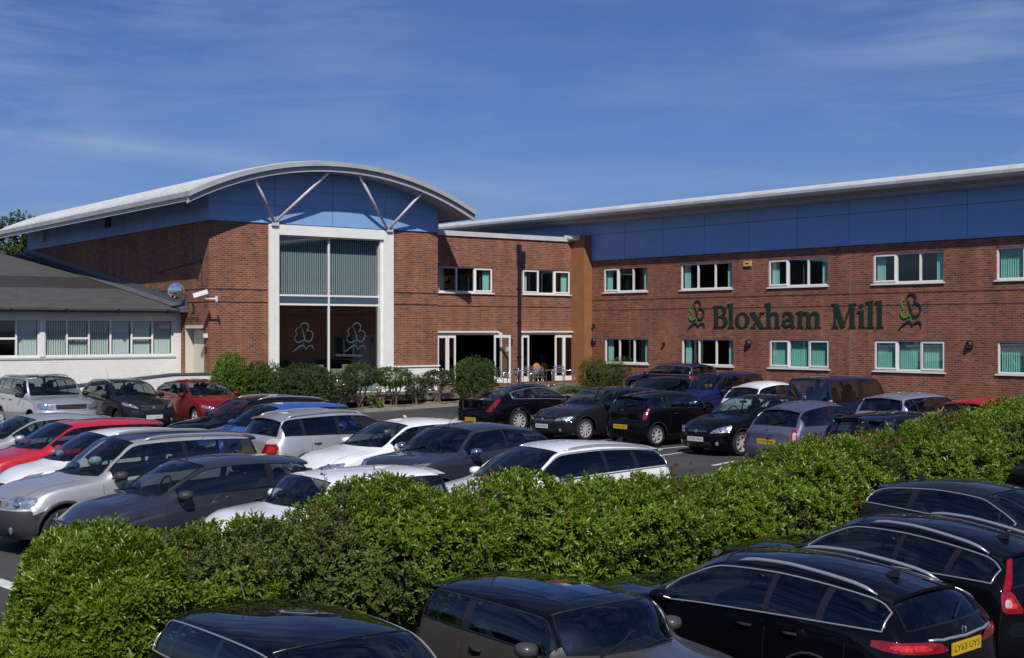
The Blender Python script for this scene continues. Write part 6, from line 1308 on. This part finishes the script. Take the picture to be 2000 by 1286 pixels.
chairs = [(985,-.2,20,'leftmost slatted chair beside the cafe terrace brickwork'),(997,-.8,200,'slatted chair with its back to the car park near the downpipe'),(1029,.6,250,'slatted chair on the wall side behind the left terrace table'),(1045,-.5,160,'slatted chair between the two front terrace tables'),(1054,0.,75,'slatted chair pulled up in front of the orange indoor chairs'),(1090,.5,260,'slatted chair on the far side of the right terrace table'),(1112,0,180,'rightmost slatted chair facing left by the white door frame'),
 (872,.3,30,'chair seen between the bare-stemmed shrub and rounded bush'),(850,-.9,150,'chair behind the bare-stemmed shrub'),(812,-.5,20,'chair whose top shows above the small dark shrub against the plinth'),(790,-1.3,200,'chair behind the leaning stems on the right'),(742,-.6,310,'chair behind the gap between two straggly shrubs'),(724,-1.4,100,'chair close to the deck edge behind the straggly shrubs'),(668,-.8,20,'chair left of the table before the tall window'),(655,-1.5,240,'chair nearest the large dark bush')]
T0_ = make_table(tables[0][2]); K0 = make_chair(chairs[0][3])
for i,(px,v,lb) in enumerate(tables):
    o = T0_ if i == 0 else copy_tree(T0_); o.location = site(px,v); o['label'] = lb
for i,(px,v,a_,lb) in enumerate(chairs):
    o = K0 if i == 0 else copy_tree(K0); o.location = site(px,v); o.rotation_euler = (0,0,R_(a_)); o['label'] = lb
# ------------------------------------------------------------------ indoors
def inside(px, v, z=.67): u = onF(px,v); p = UV(u,v); return Vector((p.x,p.y,z))
for i,(px,v,lb) in enumerate(((1043,LV+.9,'left of two round-backed orange wooden chairs inside the cafe door'),(1058,LV+1.6,'right of two round-backed orange wooden chairs inside the cafe door'))):
    p = inside(px,v); t = thing('cafe_chair',lb,'chair',p,ANG+R_(180),'orange wooden chairs inside the cafe'); m = MB(); disc(m,(0,.2,.72),(0,1,.1),.22,.03,20,3); disc(m,(0,.185,.72),(0,-1,-.1),.22,-.02,20,3); m.build('backrest','wood',t,smooth=True)
    m = MB(); m.lathe([(.001,.46),(.21,.46),(.22,.445),(.001,.43)],(0,0,0),'z',20); m.build('seat','wood',t)
    for a in range(4): MB().tube([(.12*math.cos(a*1.57+.78),.12*math.sin(a*1.57+.78),.43),(.2*math.cos(a*1.57+.78),.2*math.sin(a*1.57+.78),0)],.014,6).build('leg','steel',t)
    MB().box((-.02,.16,.44),(.02,.19,.6)).build('back_post','steel',t)
p = inside(1069,LV+2.3); t = thing('cafe_table','small wooden cafe table with pale top inside the right doors','table',p,ANG); MB().box((-.6,-.35,.70),(.6,.35,.735)).build('tabletop','wood',t)
for a,b_ in ((-.55,-.3),(.55,-.3),(.55,.3),(-.55,.3)): MB().box((a-.02,b_-.02,0),(a+.02,b_+.02,.70)).build('leg','steel',t)
# person seated behind the table
mat('skin',(.42,.24,.17),.6); mat('navy_shirt',(.02,.035,.09),.8); mat('dark_hair',(.02,.013,.01),.6); mat('dark_trousers',(.015,.015,.02),.8)
def skin(name, J, E, parent, m, sub=2, root=0):
    me = bpy.data.meshes.new(name); me.from_pydata([j[:3] for j in J],E,[]); o = bpy.data.objects.new(name,me); COL.objects.link(o); md = o.modifiers.new('skin','SKIN'); me.skin_vertices or None
    for i,j in enumerate(J): sv = me.skin_vertices[0].data[i]; sv.radius = (j[3], j[4] if len(j) > 4 else j[3]); sv.use_root = i == root
    s_ = o.modifiers.new('sub','SUBSURF'); s_.levels = s_.render_levels = sub; md.use_smooth_shade = True
    dg = bpy.context.evaluated_depsgraph_get(); me2 = bpy.data.meshes.new_from_object(o.evaluated_get(dg)); bpy.data.objects.remove(o); o = bpy.data.objects.new(name,me2); COL.objects.link(o); me2.materials.clear(); me2.materials.append(MATS[m]); o.parent = parent; return o
p = inside(1058,LV+3.0); t = thing('person','person in a dark blue shirt sitting at the table inside the cafe','person',p,ANG)
def body_pts():
    J = [(0,0,.50,.14,.11),(0,0,.68,.14,.10),(0,.0,.88,.17,.11),(0,0,1.02,.10,.08),(0,-.01,1.10,.055),(0,-.02,1.17,.075,.09),(0,-.02,1.27,.075,.09)]
    E = [(0,1),(1,2),(2,3),(3,4),(4,5),(5,6)]
    for s_ in (-1,1):
        b = len(J); J += [(s_*.19,0,.98,.055),(s_*.24,-.10,.76,.043),(s_*.16,-.33,.78,.034),(s_*.12,-.40,.78,.028)]; E += [(3,b),(b,b+1),(b+1,b+2),(b+2,b+3)]
        for f in range(5):
            k = len(J); ox = (f-2)*.017; J += [(s_*.12+ox,-.44,.775,.009),(s_*.12+ox*1.15,-.47-.008*(2-abs(f-2)),.762,.008)]; E += [(b+3,k),(k,k+1)]
        b = len(J); J += [(s_*.10,-.02,.48,.085),(s_*.12,-.42,.48,.062),(s_*.12,-.40,.08,.040),(s_*.12,-.52,.04,.035)]; E += [(0,b),(b,b+1),(b+1,b+2),(b+2,b+3)]
    return J,E
J,E = body_pts(); skin('body',J,E,t,'skin')
J2 = [(0,0,.49,.155,.125),(0,0,.68,.155,.115),(0,0,.88,.185,.125),(0,0,1.00,.12,.095)]; E2 = [(0,1),(1,2),(2,3)]
for s_ in (-1,1): b = len(J2); J2 += [(s_*.19,0,.98,.068),(s_*.24,-.10,.76,.056),(s_*.18,-.28,.78,.046)]; E2 += [(3,b),(b,b+1),(b+1,b+2)]
skin('shirt',J2,E2,t,'navy_shirt'); J3 = [(0,0,.47,.15,.13)]; E3 = []
for s_ in (-1,1): b = len(J3); J3 += [(s_*.10,-.02,.48,.098),(s_*.12,-.42,.48,.075),(s_*.12,-.40,.12,.055)]; E3 += [(0,b),(b,b+1),(b+1,b+2)]
skin('trousers',J3,E3,t,'dark_trousers')
m = MB(); m.lathe([(.001,.115)]+[(.098*math.sin(a),.115*math.cos(a)) for a in np.linspace(.2,1.6,7)],(0,.012,1.255),'z',18); m.build('hair','dark_hair',t,smooth=True)
m = MB(); m.tube([(0,-.105,1.235),(0,-.125,1.20),(0,-.105,1.195)],[.008,.013,.012],6); m.build('nose','skin',t,smooth=True); m = MB()
for s_ in (-1,1): disc(m,(s_*.03,-.098,1.235),(0,-1,0),.011,.005,10,2)
m.build('eyes','dark_hair',t); MB().box((-.022,-.104,1.162),(.022,-.098,1.168)).build('mouth','dark_trousers',t); m = MB()
for s_ in (-1,1): m.lathe([(.001,-.01),(.022,-.006),(.026,.006),(.001,.01)],(s_*.083,-.015,1.22),'x',10)
m.build('ears','skin',t,smooth=True)
p = inside(1058,LV+3.15); t = thing('cafe_bench','dark bench seat under the person in the cafe','bench',p,ANG); MB().box((-.6,-.22,.38),(.6,.25,.44)).build('seat','darkpl',t); MB().box((-.6,.26,.0),(.6,.30,.95)).build('backrest','darkpl',t); 
for s_ in (-.5,.5): MB().box((s_-.03,-.2,0),(s_+.03,.24,.379)).build('leg','darkpl',t)
# sofa behind the tall window
uS = onF(632,1.3); p = UV(uS,1.3,.56); t = thing('sofa','beige patterned sofa behind the lower left window pane','sofa',p,ANG)
m = MB()
def rbox(mb, a, b_, r=.05, n=3):
    bmx = bmesh.new(); bmesh.ops.create_cube(bmx,size=1); 
    for v in bmx.verts: v.co = Vector(((a[i]+b_[i])/2+(b_[i]-a[i])*v.co[i]) for i in range(3))
    bmesh.ops.bevel(bmx,geom=bmx.edges[:],offset=r,segments=n,profile=.5,affect='EDGES'); k = len(mb.v); bmx.verts.index_update(); mb.v += [tuple(v.co) for v in bmx.verts]
    for f in bmx.faces: mb.f.append(tuple(k+v.index for v in f.verts)); mb.mi.append(mb.cur)
    bmx.free()
rbox(m,(-1.35,-.45,.12),(1.35,.40,.42)); m.build('seat','sofa',t,smooth=True,autosm=40); m = MB(); rbox(m,(-1.35,-.50,.30),(1.35,-.28,1.02),.07); m.build('backrest','sofa',t,smooth=True,autosm=40)
for s_ in (-1,1): m = MB(); rbox(m,(s_*1.2,-.5,.12),(s_*1.45,.4,.72),.06); m.build('armrest','sofa',t,smooth=True,autosm=40)
for s_ in (-.55,.75): m = MB(); rbox(m,(s_,-.24,.8),(s_+.45,-.1,1.18),.05); m.build('cushion','sofa',t,smooth=True,autosm=40)
for s_ in (-1.2,1.2): MB().box((s_-.03,-.4,0),(s_+.03,-.34,.119)).build('leg','darkpl',t)
uC = onF(716,2.4); p = UV(uC,2.4,.56); t = thing('cupboard','tall pale cupboard behind the lower right window pane','cupboard',p,ANG); m = MB(); rbox(m,(-.55,-.25,0),(.55,.25,2.35),.01,1); m.build('carcass','alum',t); MB().box((-.003,-.262,.1),(.003,-.252,2.3)).build('door_gap','darkpl',t)
uD = onF(735,2.6); p = UV(uD,2.2,4.13); t = thing('office_desk','curved pale desk upstairs behind the blinds','desk',p,ANG); m = MB(); m.box((-1.4,-.4,.72),(.2,.4,.75)); m.build('desktop','wood',t)
for s_ in (-1.3,.1): MB().box((s_-.02,-.35,0),(s_+.02,.35,.72)).build('leg','alum',t)
p = UV(onF(722,2.8),2.8,4.13); t = thing('office_cabinet','orange wooden cabinet upstairs behind the right blind','cabinet',p,ANG); m = MB(); rbox(m,(-.6,-.3,0),(.6,.3,1.25),.01,1); m.build('carcass','wood',t); MB().box((-.59,-.31,.62),(.59,-.302,.63)).build('door_gap','darkpl',t)
